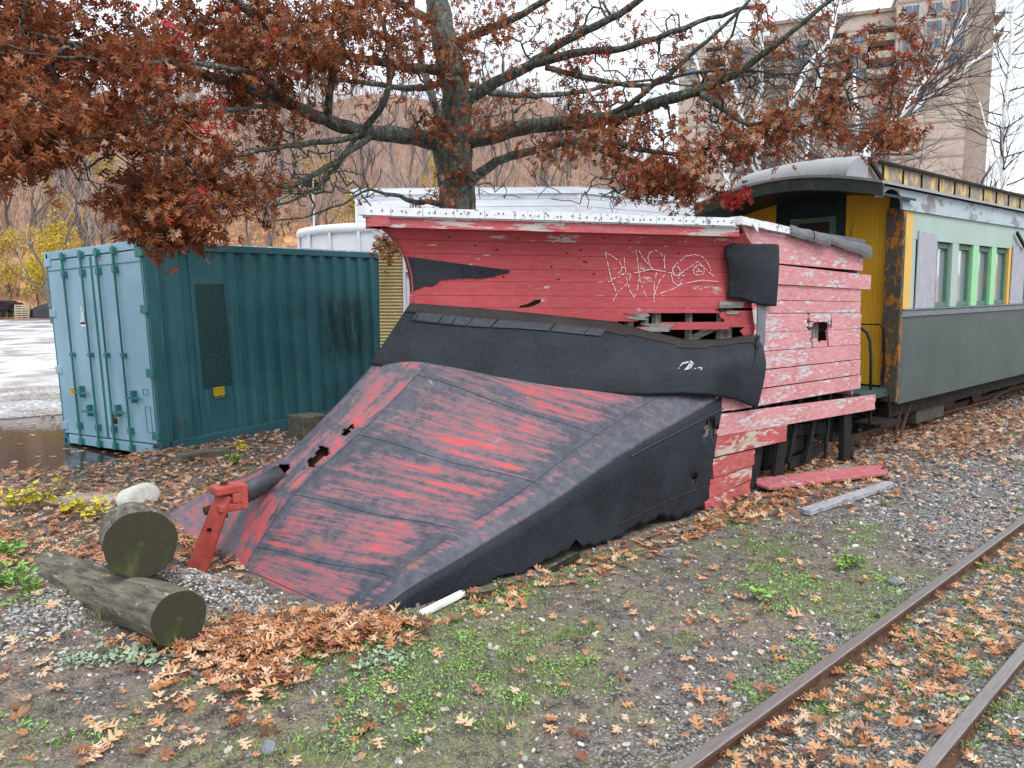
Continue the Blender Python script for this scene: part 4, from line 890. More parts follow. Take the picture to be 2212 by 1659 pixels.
# ------------------------------------------------------------------ leaves
M['leaf'] = None
def leaf_mat(name, stops, trans=.3):
    q = NT(name, .6, .3); r = q.attr(); c = q.ramp(r, stops); o = q.obj(); c = q.mix(q.ma('MULTIPLY', q.noise(o, 30, 2), .25), c, (.06, .02, .01)); q.out(c)
    if trans:
        t = q.n('ShaderNodeBsdfTranslucent'); q.L(c, t.inputs[0]); m = q.n('ShaderNodeMixShader'); m.inputs[0].default_value = trans
        o_ = q.t.nodes['Material Output']; q.L(q.b.outputs[0], m.inputs[1]); q.L(t.outputs[0], m.inputs[2]); q.L(m.outputs[0], o_.inputs[0])
    return q.m
OAKC = [(0, (.09, .024, .010)), (.25, (.19, .050, .018)), (.5, (.30, .088, .028)), (.72, (.44, .17, .065)), (.86, (.60, .36, .24)), (.93, (.36, .03, .025)), (1, (.48, .04, .035))]
LITC = [(0, (.07, .035, .022)), (.10, (.22, .09, .045)), (.3, (.48, .20, .08)), (.6, (.64, .35, .18)), (.85, (.76, .54, .36)), (.95, (.28, .055, .04)), (1, (.74, .55, .34))]
M['oakleaf'] = leaf_mat('oak_leaf', OAKC, .3); M['litter'] = leaf_mat('fallen_leaf', LITC, .15)
def oak_leaf():
    V = [(0, -.12), (.02, 0), (-.02, 0), (.05, .11), (-.05, .11), (.085, .29), (-.085, .29), (.06, .37), (-.06, .37), (.11, .56), (-.11, .56), (.07, .64), (-.07, .64), (.09, .80), (-.09, .80), (0, 1.)]
    F = [(0, 1, 2), (2, 1, 3), (2, 3, 4), (4, 3, 5), (4, 5, 6), (6, 5, 7), (6, 7, 8), (8, 7, 9), (8, 9, 10), (10, 9, 11), (10, 11, 12), (12, 11, 13), (12, 13, 14), (14, 13, 15)]
    for sg, (a, b), pts in [(1, (3, 5), [(.20, .16), (.36, .22), (.23, .31)]), (1, (7, 9), [(.25, .46), (.46, .60), (.28, .64)]), (1, (11, 13), [(.19, .74), (.30, .93), (.15, .87)])]:
        for sg in (1, -1):
            k = len(V); V += [(sg * x, y) for x, y in pts]; aa, bb = (a, b) if sg > 0 else (a + 1, b + 1)
            F += [(aa, k, bb), (bb, k, k + 2), (k, k + 1, k + 2)] if sg > 0 else [(bb, k, aa), (k + 2, k, bb), (k + 2, k + 1, k)]
    return np.array(V, float), np.array(F)
L_V, L_F = oak_leaf()
O_V = np.array([(0, 0), (.16, .2), (-.16, .2), (.24, .5), (-.24, .5), (.13, .8), (-.13, .8), (0, 1)], float)      # plain oval leaf
O_F = np.array([(0, 1, 2), (2, 1, 3), (2, 3, 4), (4, 3, 5), (4, 5, 6), (6, 5, 7)])
def leaves(name, P, A, N, S, mat, curl=.5, tmpl=0, R=None, parent=None, loc=None):
    """P positions, A axis dir, N normal hint, S sizes"""
    TV, TF = (L_V, L_F) if tmpl == 0 else (O_V, O_F); n = len(P); P = np.asarray(P, float); A = np.asarray(A, float); A /= np.linalg.norm(A, axis=1)[:, None] + 1e-9
    N = np.asarray(N, float); B = np.cross(A, N); B /= np.linalg.norm(B, axis=1)[:, None] + 1e-9; N = np.cross(B, A)
    cu = rng.uniform(-.3, 1., n) * curl; cy = rng.uniform(-.5, 1., n) * curl
    x = TV[:, 0] * rng.uniform(.8, 1.15, n)[:, None]; y = np.broadcast_to(TV[:, 1], x.shape); z = cu[:, None] * np.abs(TV[:, 0]) * 1.1 + cy[:, None] * (TV[:, 1] - .4) ** 2 * .9 + rng.normal(0, .035, x.shape); x = x + rng.normal(0, .022, x.shape); y = y + rng.normal(0, .022, x.shape)
    V = P[:, None, :] + S[:, None, None] * (x[..., None] * B[:, None, :] + (y - .1)[..., None] * A[:, None, :] + z[..., None] * N[:, None, :])
    F = (TF[None] + (np.arange(n) * len(TV))[:, None, None]).reshape(-1, 3)
    R = rng.random(n) if R is None else R; R = np.repeat(R, len(TF))
    return from_arrays(name, V.reshape(-1, 3), F, mat, parent, False, R, loc=loc)
def rdir(n):
    v = rng.normal(size=(n, 3)); return v / np.linalg.norm(v, axis=1)[:, None]

# ------------------------------------------------------------------ oak
M['bark'] = None
def bark(name, a, b, lichen, st=(5, 5, 1.2), amt=.6):
    q = NT(name, .9, .15); o = q.obj(); f = q.noise(q.map(o, st), 4, 6, .7, .4); g = q.noise(o, 16, 4, .7)
    c = q.mix(q.st(f, .35, .65), a, b); c = q.mix(q.ma('MULTIPLY', q.st(g, amt, amt + .08), .7), c, lichen); q.bump(f, .6, .02); return q.out(c)
M['bark'] = bark('oak_bark', (.036, .037, .031), (.115, .118, .100), (.24, .27, .22), (5, 5, 1.2), .56)
oak_base = at(985, 460, 10.6); oak_base[2] = float(hg(oak_base[0], oak_base[1])) - .05
oak = thing('oak_tree', 'spreading oak with dark limbs and rusty brown leaves rising behind the red snow plough', 'oak tree', tuple(oak_base))
OOF = tuple(-oak_base)
LIMBS = [
 ('trunk', [(985, 900, 10.7, .25), (988, 460, 10.6, .225), (985, 395, 10.6, .225), (978, 330, 10.6, .26), (985, 270, 10.6, .20), (985, 200, 10.6, .185), (968, 120, 10.6, .17), (950, 40, 10.7, .16), (940, -60, 10.8, .14), (950, -250, 10.9, .11), (945, -500, 11, .06), (960, -700, 11.2, .02)]),
 ('limb', [(975, 315, 10.6, .15), (925, 300, 10.4, .135), (850, 292, 10, .12), (775, 283, 9.5, .105), (700, 258, 9, .09), (620, 222, 8.5, .08), (520, 186, 7.9, .066), (440, 160, 7.4, .055), (375, 142, 7, .045), (300, 118, 6.6, .03), (200, 100, 6.2, .02), (60, 70, 5.8, .01)]),
 ('limb', [(770, 283, 9.5, .05), (800, 262, 9.4, .045), (832, 215, 9.3, .045), (843, 150, 9.2, .04), (838, 85, 9.1, .035), (815, 20, 9, .03), (800, -60, 9, .02)]),
 ('limb', [(705, 262, 9, .05), (712, 225, 8.9, .05), (716, 170, 8.8, .04), (740, 110, 8.7, .03), (730, 40, 8.6, .02)]),
 ('limb', [(965, 150, 10.6, .09), (900, 148, 10.3, .075), (800, 130, 9.8, .06), (690, 118, 9.2, .055), (625, 105, 8.8, .05), (590, 78, 8.5, .045), (545, 35, 8.1, .04), (490, -15, 7.6, .035), (430, -80, 7.2, .025)]),
 ('limb', [(640, 230, 8.5, .05), (560, 165, 7.8, .036), (500, 150, 7.2, .03), (440, 140, 6.8, .025), (375, 128, 6.4, .02), (300, 140, 6.1, .018), (180, 128, 5.7, .014), (60, 112, 5.3, .01), (0, 90, 5.1, .007)]),
 ('limb', [(780, 290, 9.5, .045), (720, 305, 9.0, .04), (640, 312, 8.4, .032), (560, 325, 7.8, .026), (480, 340, 7.2, .02), (420, 345, 6.9, .012), (350, 335, 6.6, .007)]),
 ('limb', [(800, 293, 9.6, .05), (760, 325, 9.2, .042), (690, 372, 8.7, .036), (620, 400, 8.2, .03), (530, 402, 7.6, .026), (450, 418, 7.1, .02), (380, 430, 6.8, .013), (320, 455, 6.5, .008)]),
 ('limb', [(770, 300, 9.4, .03), (700, 390, 8.9, .025), (640, 430, 8.4, .018), (560, 455, 7.9, .012), (500, 470, 7.6, .007)]),
 ('limb', [(620, 222, 8.5, .03), (400, 250, 6.9, .02), (250, 285, 6.0, .015), (120, 310, 5.4, .01), (20, 330, 5.1, .006)]),
 ('limb', [(990, 305, 10.6, .15), (1060, 293, 10.4, .125), (1130, 275, 10.1, .115), (1200, 268, 9.9, .11), (1290, 258, 9.6, .10), (1360, 245, 9.4, .085), (1430, 218, 9.2, .075), (1520, 190, 9, .065), (1590, 160, 8.8, .055), (1650, 115, 8.6, .045), (1710, 70, 8.4, .035), (1800, -5, 8.2, .025), (1880, -60, 8, .015)]),
 ('limb', [(1000, 225, 10.6, .10), (1050, 190, 10.5, .095), (1110, 158, 10.3, .085), (1180, 130, 10.1, .075), (1260, 112, 9.9, .06), (1340, 105, 9.7, .05), (1450, 70, 9.4, .04), (1560, 30, 9.2, .03), (1650, 10, 9.0, .02)]),
 ('limb', [(1140, 145, 10.2, .07), (1200, 100, 10.0, .06), (1290, 55, 9.7, .055), (1360, 15, 9.5, .05), (1440, -40, 9.3, .035)]),
 ('limb', [(1010, 390, 10.6, .09), (1055, 362, 10.4, .075), (1110, 335, 10.1, .065), (1180, 318, 9.8, .06), (1235, 305, 9.6, .055), (1290, 320, 9.4, .045), (1340, 340, 9.2, .04), (1420, 372, 8.9, .03), (1500, 392, 8.7, .02), (1560, 420, 8.6, .01)]),
 ('limb', [(1240, 305, 9.6, .045), (1300, 300, 9.4, .04), (1380, 322, 9.0, .035), (1460, 330, 8.8, .028), (1560, 315, 8.5, .022), (1650, 280, 8.3, .016), (1760, 275, 8.0, .01), (1900, 290, 7.8, .006)]),
 ('limb', [(1180, 145, 10.1, .045), (1280, 170, 9.8, .04), (1380, 185, 9.5, .03), (1470, 165, 9.2, .025), (1560, 150, 9, .02), (1700, 160, 8.6, .014), (1830, 130, 8.3, .008)]),
 ('limb', [(1510, 195, 9, .05), (1560, 235, 8.8, .035), (1620, 270, 8.6, .028), (1700, 240, 8.3, .02), (1800, 225, 8.1, .014), (1900, 200, 7.9, .008)]),
 ('limb', [(1290, 262, 9.6, .05), (1360, 225, 9.3, .04), (1440, 165, 9.0, .035), (1500, 110, 8.8, .03), (1560, 60, 8.6, .025), (1620, 0, 8.5, .02)]),
 ('limb', [(975, 100, 10.6, .09), (1040, 70, 10.5, .07), (1110, 40, 10.3, .06), (1180, 0, 10.1, .05), (1260, -60, 10, .03)]),
 ('limb', [(955, 60, 10.7, .08), (900, 30, 10.5, .065), (840, -10, 10.2, .05), (760, -60, 9.9, .035), (650, -120, 9.5, .02)]),
 ('limb', [(990, 350, 10.7, .06), (930, 200, 11.6, .07), (905, 100, 12.4, .06), (890, 0, 13., .05), (870, -100, 13.5, .03)]),
 ('limb', [(970, 180, 10.6, .06), (880, 190, 10.9, .05), (780, 178, 11.2, .04), (650, 160, 11.5, .03), (500, 100, 12, .02)]),
 ('limb', [(1000, 180, 10.6, .06), (1100, 205, 11.2, .05), (1250, 200, 12, .04), (1400, 175, 12.5, .025), (1600, 200, 13, .01)]),
 ('limb', [(960, 440, 10.5, .05), (900, 437, 10.2, .04), (860, 425, 10., .03), (800, 410, 9.8, .02), (740, 440, 9.5, .014), (650, 470, 9.2, .01), (560, 480, 9.0, .006)]),
 ('limb', [(1005, 370, 10.5, .045), (1025, 385, 10.3, .045), (1030, 392, 10.25, .04)]),
]
nodes = []; NR = []; paths = []
mbs = {}
for li, (nm, pts) in enumerate(LIMBS):
    P = [at(x, y, d) for x, y, d, r in pts]; R = [p[3] * (1.14 if nm == 'trunk' else .92) for p in pts]
    if nm == 'trunk': P[0][2] = oak_base[2]; P[0][:2] = P[1][:2]
    # densify with catmull-rom
    Q = []; RR = []
    for i in range(len(P) - 1):
        p0, p1, p2, p3 = P[max(i - 1, 0)], P[i], P[i + 1], P[min(i + 2, len(P) - 1)]; L = np.linalg.norm(p2 - p1); k = max(2, int(L / .14))
        for j in range(k):
            t = j / k; q = .5 * ((2 * p1) + (-p0 + p2) * t + (2 * p0 - 5 * p1 + 4 * p2 - p3) * t * t + (-p0 + 3 * p1 - 3 * p2 + p3) * t ** 3)
            Q.append(q + rng.normal(0, .008, 3) * (li > 0)); RR.append(lerp(R[i], R[i + 1], t) * (1 + .07 * math.sin(j * 1.9 + i)))
    Q.append(P[-1]); RR.append(R[-1])
    m_ = MB(); m_.tube(Q, RR, 12 if nm == 'trunk' else 8); m_.build(nm, M['bark'], oak, True, loc=OOF)
    for q, r in zip(Q[3:], RR[3:]): nodes.append(q); NR.append(r)
# leaf sprays: clusters through the crown's volume, joined to the nearest wood
BL = [(150, 130, 6.6, 270, 150, 1.2, 215, 1.1), (20, 60, 5.9, 100, 100, .7, 40, 1.), (60, 280, 5.4, 130, 120, .7, 95, 1.1), (-150, 200, 5.4, 160, 220, .8, 70, 1.1), (220, 250, 6.3, 180, 80, .9, 34, 1.1), (390, 300, 6.9, 170, 90, .9, 44, 1.), (350, 425, 6.6, 150, 100, .6, 84, 1.05), (480, 420, 7.4, 150, 95, .8, 58, 1.), (330, 490, 6.5, 70, 40, .4, 26, 1.), (400, 500, 6.7, 90, 26, .3, 18, .9),
      (480, 110, 8.5, 220, 130, 1.3, 170, 1.1), (600, 60, 8.2, 180, 90, 1.3, 75, 1.), (660, 160, 8.8, 150, 70, 1., 48, .9), (790, 60, 9, 160, 100, 1.2, 70, 1.), (560, 250, 8.2, 120, 50, .8, 26, .8), (920, 90, 9.8, 120, 100, .8, 45, .9), (980, 270, 9.9, 100, 55, .4, 30, .9), (1080, 60, 9.6, 140, 90, 1., 40, .9), (970, 400, 10.1, 60, 40, .2, 8, .8), (900, 435, 10, 60, 18, .3, 4, .6),
      (1230, 110, 9.7, 200, 110, 1.3, 45, .8), (1200, 300, 9.5, 180, 60, .7, 34, .8), (1330, 290, 9.2, 160, 60, .8, 50, .9), (1420, 380, 8.8, 130, 60, .5, 52, .95), (1500, 410, 8.5, 90, 45, .4, 22, 1.), (1560, 330, 8.4, 170, 60, .7, 42, .9), (1480, 90, 9, 200, 90, 1.2, 45, .8), (1690, 260, 8.3, 170, 55, .6, 34, .9), (1800, 220, 8., 160, 60, .6, 24, .9), (1900, 295, 7.8, 130, 28, .4, 22, .9), (1800, 110, 8.2, 160, 55, .8, 9, .8), (1950, 60, 8, 120, 70, .7, 14, .8), (1700, 20, 8.3, 150, 60, .8, 12, .9), (1950, 150, 8, 90, 50, .4, 8, .7),
      (835, 520, 9.6, 34, 30, .15, 7, .8), (650, 505, 9., 60, 22, .3, 5, .6), (1500, 200, 9.2, 200, 60, .8, 22, .7),
      (500, -200, 8, 500, 220, 2, 120, 1.), (1200, -200, 10, 500, 200, 2., 90, 1.), (900, -450, 11, 500, 250, 2.5, 80, 1.), (0, -150, 6, 300, 150, 1.5, 70, 1.), (950, 100, 13.5, 700, 160, 1.2, 90, .9)]
BARE = [(350, 380, 7, 220, 120, .8, 60), (600, 420, 8.4, 120, 60, .6, 20), (1150, 230, 10, 250, 90, .8, 60), (1400, 220, 9.5, 300, 110, 1., 110), (1600, 150, 9, 250, 110, 1., 80), (700, 400, 8.8, 180, 50, .8, 45), (620, 330, 8.4, 160, 60, .8, 45), (1250, 60, 9.8, 250, 80, 1., 60), (1100, 400, 10, 150, 45, .5, 14), (1330, 420, 9.2, 150, 40, .6, 22), (850, 220, 10, 120, 90, .6, 30), (1850, 180, 8.2, 200, 100, .8, 40)]
T = []
for x, y, d, rx, ry, rd_, n, den in BL:
    for _ in range(n):
        v = rng.normal(size=3); v /= np.linalg.norm(v); v *= rng.random() ** .45; T.append((at(x + v[0] * rx, y + v[1] * ry, d + v[2] * rd_), den, (.60 if y > 200 else .5) if x < 760 else (.36 if y < 230 and x > 1000 else .6)))
T = [t for t in T if rnd.random() < t[2]]
T = [t[:2] for t in T]
for x, y, d, rx, ry, rd_, n in BARE:
    for _ in range(int(n * 1.7)):
        v = rng.normal(size=3); v /= np.linalg.norm(v); v *= rng.random() ** .45; T.append((at(x + v[0] * rx, y + v[1] * ry, d + v[2] * rd_), 0))
SK = list(nodes); SKa = np.array(SK); dmin = np.array([np.min(np.sum((SKa - t[0]) ** 2, 1)) for t in T]); order = np.argsort(dmin)
SKarr = np.zeros((60000, 3)); SKarr[:len(SK)] = SKa; ns = len(SK); SKd = list(NR); load = np.zeros(60000); par = [-1] * ns; isT = []
twigs = []   # (list of node indices)
for k in order:
    t, den = T[k]; i = int(np.argmin(np.sum((SKarr[:ns] - t) ** 2, 1) * 1.0)); p = SKarr[i].copy(); L = np.linalg.norm(t - p)
    if L < .05: L = .05
    # walk a little back for a sweeping joint
    n = max(2, int(L / .11)); side_ = rng.normal(size=3); side_ -= side_.dot(t - p) * (t - p) / L ** 2; side_ *= L * .16; side_[2] += .10 * L
    idx = [i]; prev = i
    for j in range(1, n + 1):
        s_ = j / n; q = p + (t - p) * s_ + side_ * math.sin(s_ * math.pi) + rng.normal(0, .012, 3); SKarr[ns] = q; par.append(prev); SKd.append(0); prev = ns; idx.append(ns); ns += 1
    twigs.append(idx); isT.append((prev, den, (t - p) / L))
for idx in twigs:           # accumulate load to give thickness
    j = idx[-1]
    g = 0
    while j != -1 and g < 400: load[j] += 1; j = par[j]; g += 1
mbt = MB()
for idx in twigs:
    P = [SKarr[i] for i in idx]; R = [min(.03, .0032 + .0021 * load[i] ** .62) for i in idx]; R[0] = min(R[0], R[1] * 1.15); mbt.tube(P, R, 5 if max(R) > .012 else 4, False)
    for i in idx[1:]:           # short side shoots
        if rnd.random() < .62:
            a = SKarr[i]; v = rng.normal(size=3); v /= np.linalg.norm(v); v[2] = v[2] * .5 + .05; l = rnd.uniform(.10, .30); b = a + v * l * .5 + rng.normal(0, .02, 3); c = a + v * l + rng.normal(0, .03, 3); mbt.tube([a, b, c], [.0028, .0022, .0014], 3, False)
mbt.build('twigs', M['bark'], oak, False, loc=OOF)
LP = []; LA = []; LS = []; LR = []
for j, den, dr_ in isT:
    if den <= 0: continue
    c = SKarr[j]; n = int(rng.integers(14, 25) * den); red = rnd.random(); base = rnd.random()
    prevs = [j]; q = j
    for _ in range(6):
        q = par[q] if par[q] >= 0 else q; prevs.append(q)
    for _ in range(n):
        b = SKarr[prevs[min(int(abs(rnd.gauss(0, 2.4))), 6)]] + rng.normal(0, .085, 3); v = rng.normal(size=3) * .7 + np.array([0, 0, -.75]) + dr_ * .35
        LP.append(b); LA.append(v); LS.append(rnd.uniform(.072, .125)); r_ = .45 * base + .45 * rnd.random() - .02
        if red > .98: r_ = rnd.uniform(.90, 1.)
        elif rnd.random() < .02: r_ = rnd.uniform(.9, 1)
        elif rnd.random() < .05: r_ = .84
        LR.append(min(1, max(0, r_)))
for (x, y, d) in [(1590, 435, 8.4), (1572, 428, 8.4), (1600, 430, 8.3), (1580, 440, 8.4)]:
    for _ in range(7): LP.append(at(x, y, d) + rng.normal(0, .03, 3)); LA.append(rng.normal(size=3)); LS.append(.12); LR.append(1.)
leaves('foliage', LP, LA, rdir(len(LP)), np.array(LS), M['oakleaf'], 1.5, 0, np.array(LR), oak, OOF)

# ------------------------------------------------------------------ logs, stones, boards, blocks near the nose
q = NT('grey_log_side', .9, .2); o = q.obj(); f = q.noise(q.map(o, (9, 1, 9)), 3, 6, .7); ck = q.st(q.noise(q.map(o, (22, 1.6, 22)), 2, 4, .7, .5), .64, .67); pa = q.st(q.noise(q.map(o, (5, 1.3, 5)), 3, 5, .7), .60, .64)
c = q.mix(q.st(f, .3, .7), (.055, .050, .038), (.19, .17, .13)); c = q.mix(q.ma('MULTIPLY', pa, .7), c, (.40, .35, .27)); c = q.mix(q.ma('MULTIPLY', ck, .8), c, (.018, .015, .012)); q.bump(q.ma('SUBTRACT', f, ck), .7, .012); M['logside'] = q.out(c)
def logend():
    q = NT('sawn_log_end', .85, .2); o = q.obj(); d = q.n('ShaderNodeVectorMath'); d.operation = 'LENGTH'; s = q.sep(o); q.L(q.comb(s[0], 0., s[2]), d.inputs[0])
    rg = q.ma('SINE', q.ma('MULTIPLY', q.ma('ADD', d.outputs['Value'], q.ma('MULTIPLY', q.noise(o, 8, 3), .02)), 1100.)); f = q.noise(o, 7, 5, .7)
    ang = q.ma('ARCTAN2', s[0], s[2]); rc = q.st(q.noise(q.comb(q.ma('MULTIPLY', ang, 2.4), q.ma('MULTIPLY', d.outputs['Value'], 2.), 0.), 3.2, 3, .6), .64, .68); rg2 = q.ma('SINE', q.ma('MULTIPLY', q.ma('ADD', d.outputs['Value'], q.ma('MULTIPLY', q.noise(o, 5, 3), .03)), 330.)); c = q.mix(q.st(rg, -1, 1), (.020, .019, .012), (.052, .045, .028)); c = q.mix(q.ma('MULTIPLY', q.st(rg2, -1, 1), .14), c, (.075, .06, .035)); c = q.mix(q.ma('MULTIPLY', rc, .8), c, (.006, .005, .004)); c = q.mix(q.st(d.outputs['Value'], .03, .0, 0., .5), c, (.10, .08, .05)); c = q.mix(q.ma('MULTIPLY', q.st(f, .5, .62), .7), c, (.035, .055, .016)); c = q.mix(q.ma('MULTIPLY', q.st(q.noise(o, 3, 4), .6, .7), .5), c, (.13, .10, .05)); return q.out(c)
M['logend'] = logend()
def log(name, A, B, r, label, sag=0.):
    A = np.array(A); B = np.array(B); d = B - A; L = np.linalg.norm(d); yaw = math.atan2(-d[0], d[1]); pit = math.asin(d[2] / L); n = 40; m = 14; V = []; F = []; MI = []
    for j in range(m + 1):
        y = L * j / m
        for i in range(n):
            a = 2 * math.pi * i / n; rr = r * (1 + .018 * math.sin(a * 3 + y * 2) + .012 * math.sin(a * 7 + y * 5) + .006 * math.sin(a * 17)); V.append((rr * math.cos(a) + .008 * math.sin(y * 4), y, rr * math.sin(a) + .006 * math.sin(y * 6)))
    F = [(j * n + i, (j + 1) * n + i, (j + 1) * n + (i + 1) % n, j * n + (i + 1) % n) for j in range(m) for i in range(n)]; MI = [0] * len(F)
    F += [tuple(range(n)), tuple(m * n + i for i in range(n))[::-1]]; MI += [1, 1]
    o = from_arrays(name, V, F, [M['logside'], M['logend']], None, False, None, None, MI); o.location = A; o.rotation_euler = (pit, 0, yaw); b_ = o.modifiers.new('b', 'BEVEL'); b_.width = .008; b_.limit_method = 'ANGLE'; b_.segments = 2
    for i, p in enumerate(o.data.polygons): p.use_smooth = MI[i] == 0
    return tag(o, label, 'log')
lbA = at(388, 1337, 3.85); lbB = at(105, 1236, 5.2)
log('log', lbA, lbB, .148, 'long grey log lying on the gravel, split and weathered, under the shorter log')
laA = at(305, 1176, 4.25); laB = at(284, 1147, 4.85)
log('log', laA, laB, .196, 'thick short log with a mossy green sawn end resting on top of the longer log')
def rock(name, c, s, mat, label, cat, seed=0, sub=3, rotz=0., group=None, ang=.18):
    import bmesh
    bm = bmesh.new(); bmesh.ops.create_icosphere(bm, subdivisions=sub, radius=1.); r_ = random.Random(seed)
    pl = [(Vector((r_.gauss(0, 1), r_.gauss(0, 1), r_.gauss(0, 1))).normalized(), r_.uniform(.55, .95)) for _ in range(9)]
    for v in bm.verts:
        for n_, d_ in pl:
            k = v.co.dot(n_) - d_
            if k > 0: v.co -= n_ * k * .85
        v.co += v.normal * (r_.random() - .5) * .03
        v.co = Vector((v.co.x * s[0], v.co.y * s[1], v.co.z * s[2]))
    me = bpy.data.meshes.new(name); bm.to_mesh(me); bm.free(); me.materials.append(mat); o = bpy.data.objects.new(name, me); COL.objects.link(o); o.location = c; o.rotation_euler = (0, 0, rotz)
    me.polygons.foreach_set('use_smooth', np.ones(len(me.polygons), bool))
    return tag(o, label, cat, group)
M['wrock'] = simple('white_rock', (.42, .42, .38), (.68, .68, .63), 5, .9, .2, .6); M['slab'] = simple('tan_slab', (.20, .18, .15), (.42, .38, .33), 5, .9, .2, .5); M['conc'] = simple('mossy_concrete', (.06, .06, .045), (.17, .16, .13), 6, .95, .1, .6); M['grock'] = simple('grey_stone', (.10, .11, .12), (.26, .27, .28), 9, .9, .2, .3)
def onG(x, y, dz=0.): p = G(x, y); p[2] = float(hg(p[0], p[1])) + dz; return tuple(p)
rock('rock', onG(300, 1092, .07), (.22, .14, .13), M['wrock'], 'rounded white rock lying just behind the short upper log', 'rock', 3, 3, .5)
rock('stone_slab', onG(212, 1080, .0), (.42, .24, .075), M['slab'], 'flat tan stone slab half buried between the yellow weeds and the puddle', 'stone slab', 8, 3, -.5)
def cblock(nm, c, dims, rz, label, cat, mat):
    mb = MB(); mb.box(-dims[0] / 2, dims[0] / 2, -dims[1] / 2, dims[1] / 2, 0, dims[2]); o = mb.build(nm, mat, None, bevel=.02); o.location = c; o.rotation_euler = (.02, .03, rz); return tag(o, label, cat)
cblock('concrete_block', onG(440, 992, -.03), (.60, .20, .13), .10, 'low mossy concrete kerb block lying in front of the container corner', 'concrete block', M['conc'])
cblock('concrete_block', onG(664, 942, -.03), (.42, .35, .34), .2, 'bulky concrete block propping the container beside the plough nose', 'concrete block', M['conc'])
for i, (x, y, s, lb) in enumerate([(1935, 1262, .055, 'flat grey stone lying alone beside the near rail'), (578, 1628, .035, 'upright slate grey stone at the bottom left among leaves'), (2192, 997, .075, 'pale loaf shaped stone at the right edge of the gravel'), (780, 1430, .0, ''), (1205, 1500, .0, '')]):
    if s: rock('stone', onG(x, y, s * .3), (s * 1.3, s, s * .45 if i != 1 else s), M['grock'] if i != 2 else M['slab'], lb, 'stone', 20 + i, 2, i)
def board(nm, P0, P1, w, t, mat, label, z0=.02, z1=.02, jag=0., lean=0., tip=0.):
    A = np.array(P0, float); B = np.array(P1, float); d = (B - A)[:2]; L = np.linalg.norm(d); d /= L; s_ = np.array([-d[1], d[0]])
    pts = [(0, -w / 2), (L * .9, -w / 2), (L + rnd.uniform(-jag, 0), -w / 2 + w * .25), (L - jag, 0.), (L + jag * .3, w * .3), (L - jag * .6, w / 2), (0.02, w / 2), (-jag * .3, 0)]
    V = [];
    for k in range(2):
        for a, b in pts: V.append((A[0] + d[0] * a + s_[0] * b, A[1] + d[1] * a + s_[1] * b, lerp(A[2] + z0, B[2] + z1, a / L) + b * lean - k * t))
    n = len(pts); mb = MB(); mb.r = rnd.random(); mb.add(V, [tuple(range(n)), tuple(range(n, 2 * n))[::-1]] + [(i, n + i, n + (i + 1) % n, (i + 1) % n) for i in range(n)])
    c = (A + B) / 2; o = from_arrays(nm, np.array(mb.V) - c, mb.F, mat, None, False, mb.R); o.location = c; b_ = o.modifiers.new('b', 'BEVEL'); b_.width = .003; return tag(o, label, 'board')
M['redboard'] = peel('fallen_red_board', (.42, .085, .095), (.36, .07, .08), (.5, .42, .42), (.3, .26, .25), .66, (1, 1, 1), 3)
M['lgrey'] = simple('silver_grey_board', (.17, .17, .185), (.42, .42, .45), 3, .8, .3, .4, (4, 14, 3)); M['chipw'] = simple('chipped_white_board', (.55, .55, .55), (.78, .78, .77), 14, .8, .2, .4, (1, 4, 1))
board('fallen_board', onG(1640, 1062), onG(1915, 1025), .26, .028, M['redboard'], 'pink red board fallen flat beside the plough on the leaves', .085, .08, .12, .12)
board('fallen_board', onG(1738, 1113), onG(1926, 1052), .11, .045, M['lgrey'], 'narrow silver grey board lying parallel in front of the red one', .055, .06, .03)
board('fallen_board', onG(1590, 1063), onG(1850, 1012), .16, .03, M['greywood'], 'weathered grey board with flaking white end poking from under the plough', .03, .06, .1)
board('fallen_board', onG(1740, 1070), onG(1890, 1052), .06, .03, M['greywood'], 'thin dark grey lath between the red board and the silver board', .035, .03, .05)
board('fallen_board', onG(908, 1338), onG(1002, 1290), .055, .025, M['chipw'], 'short peeling white stick lying against the plough edge', .03, .04, .02)
board('fallen_board', onG(1000, 1298), onG(1090, 1280), .05, .02, M['darkwood'], 'black rotten slat at the foot of the plough behind the white stick', .02, .02, .03)
board('fallen_board', onG(1190, 1232), onG(1255, 1208), .05, .02, M['darkwood'], 'dark broken slat tilted under the middle of the black side', .02, .05, .03)
board('fallen_board', onG(1375, 1196), onG(1470, 1186), .02, .012, M['greywood'], 'thin pale splinter lying on soil below the plough rear corner', .012, .012, .02)
board('fallen_board', onG(1460, 1152), onG(1510, 1143), .06, .012, simple('pale_green_board', (.10, .17, .15), (.16, .24, .21), 8), 'small pale green chip of board at the plough corner', .015, .015, .01)

# ------------------------------------------------------------------ buildings behind
def W3(x, y, d): return at(x, y, d)
M['wsiding'] = simple('white_ribbed_siding', (.52, .54, .58), (.66, .68, .72), 2, .5, .4, .1, (1, 1, 3)); M['tank'] = simple('white_fibreglass', (.62, .62, .64), (.76, .76, .78), 2, .5, .4, .1); M['wroof'] = simple('pale_grey_roof', (.34, .35, .37), (.5, .51, .53), 4, .6, .3, .1)
cA = at(1250, 408, 20.); zt = cA[2]; gz0 = float(hg(cA[0], cA[1])); th = AZ - hp
TR = thing('site_trailer', 'long white ribbed trailer building seen over the plough roof beside the oak trunk', 'trailer', (cA[0], cA[1], gz0), (0, 0, th - .05))
Hh = zt - gz0
mb = MB(); wl = 6.15; 
for i in range(int(Hh / .2)): z = i * .2; mb.box(-wl, -.0, .0, .06, z, z + .178); mb.box(-wl, 0., .014, .06, z + .178, z + .2)
mb.build('front_wall', M['wsiding'], TR)
mb = MB(); dv = Vector((math.cos(.55), math.sin(.55), 0))
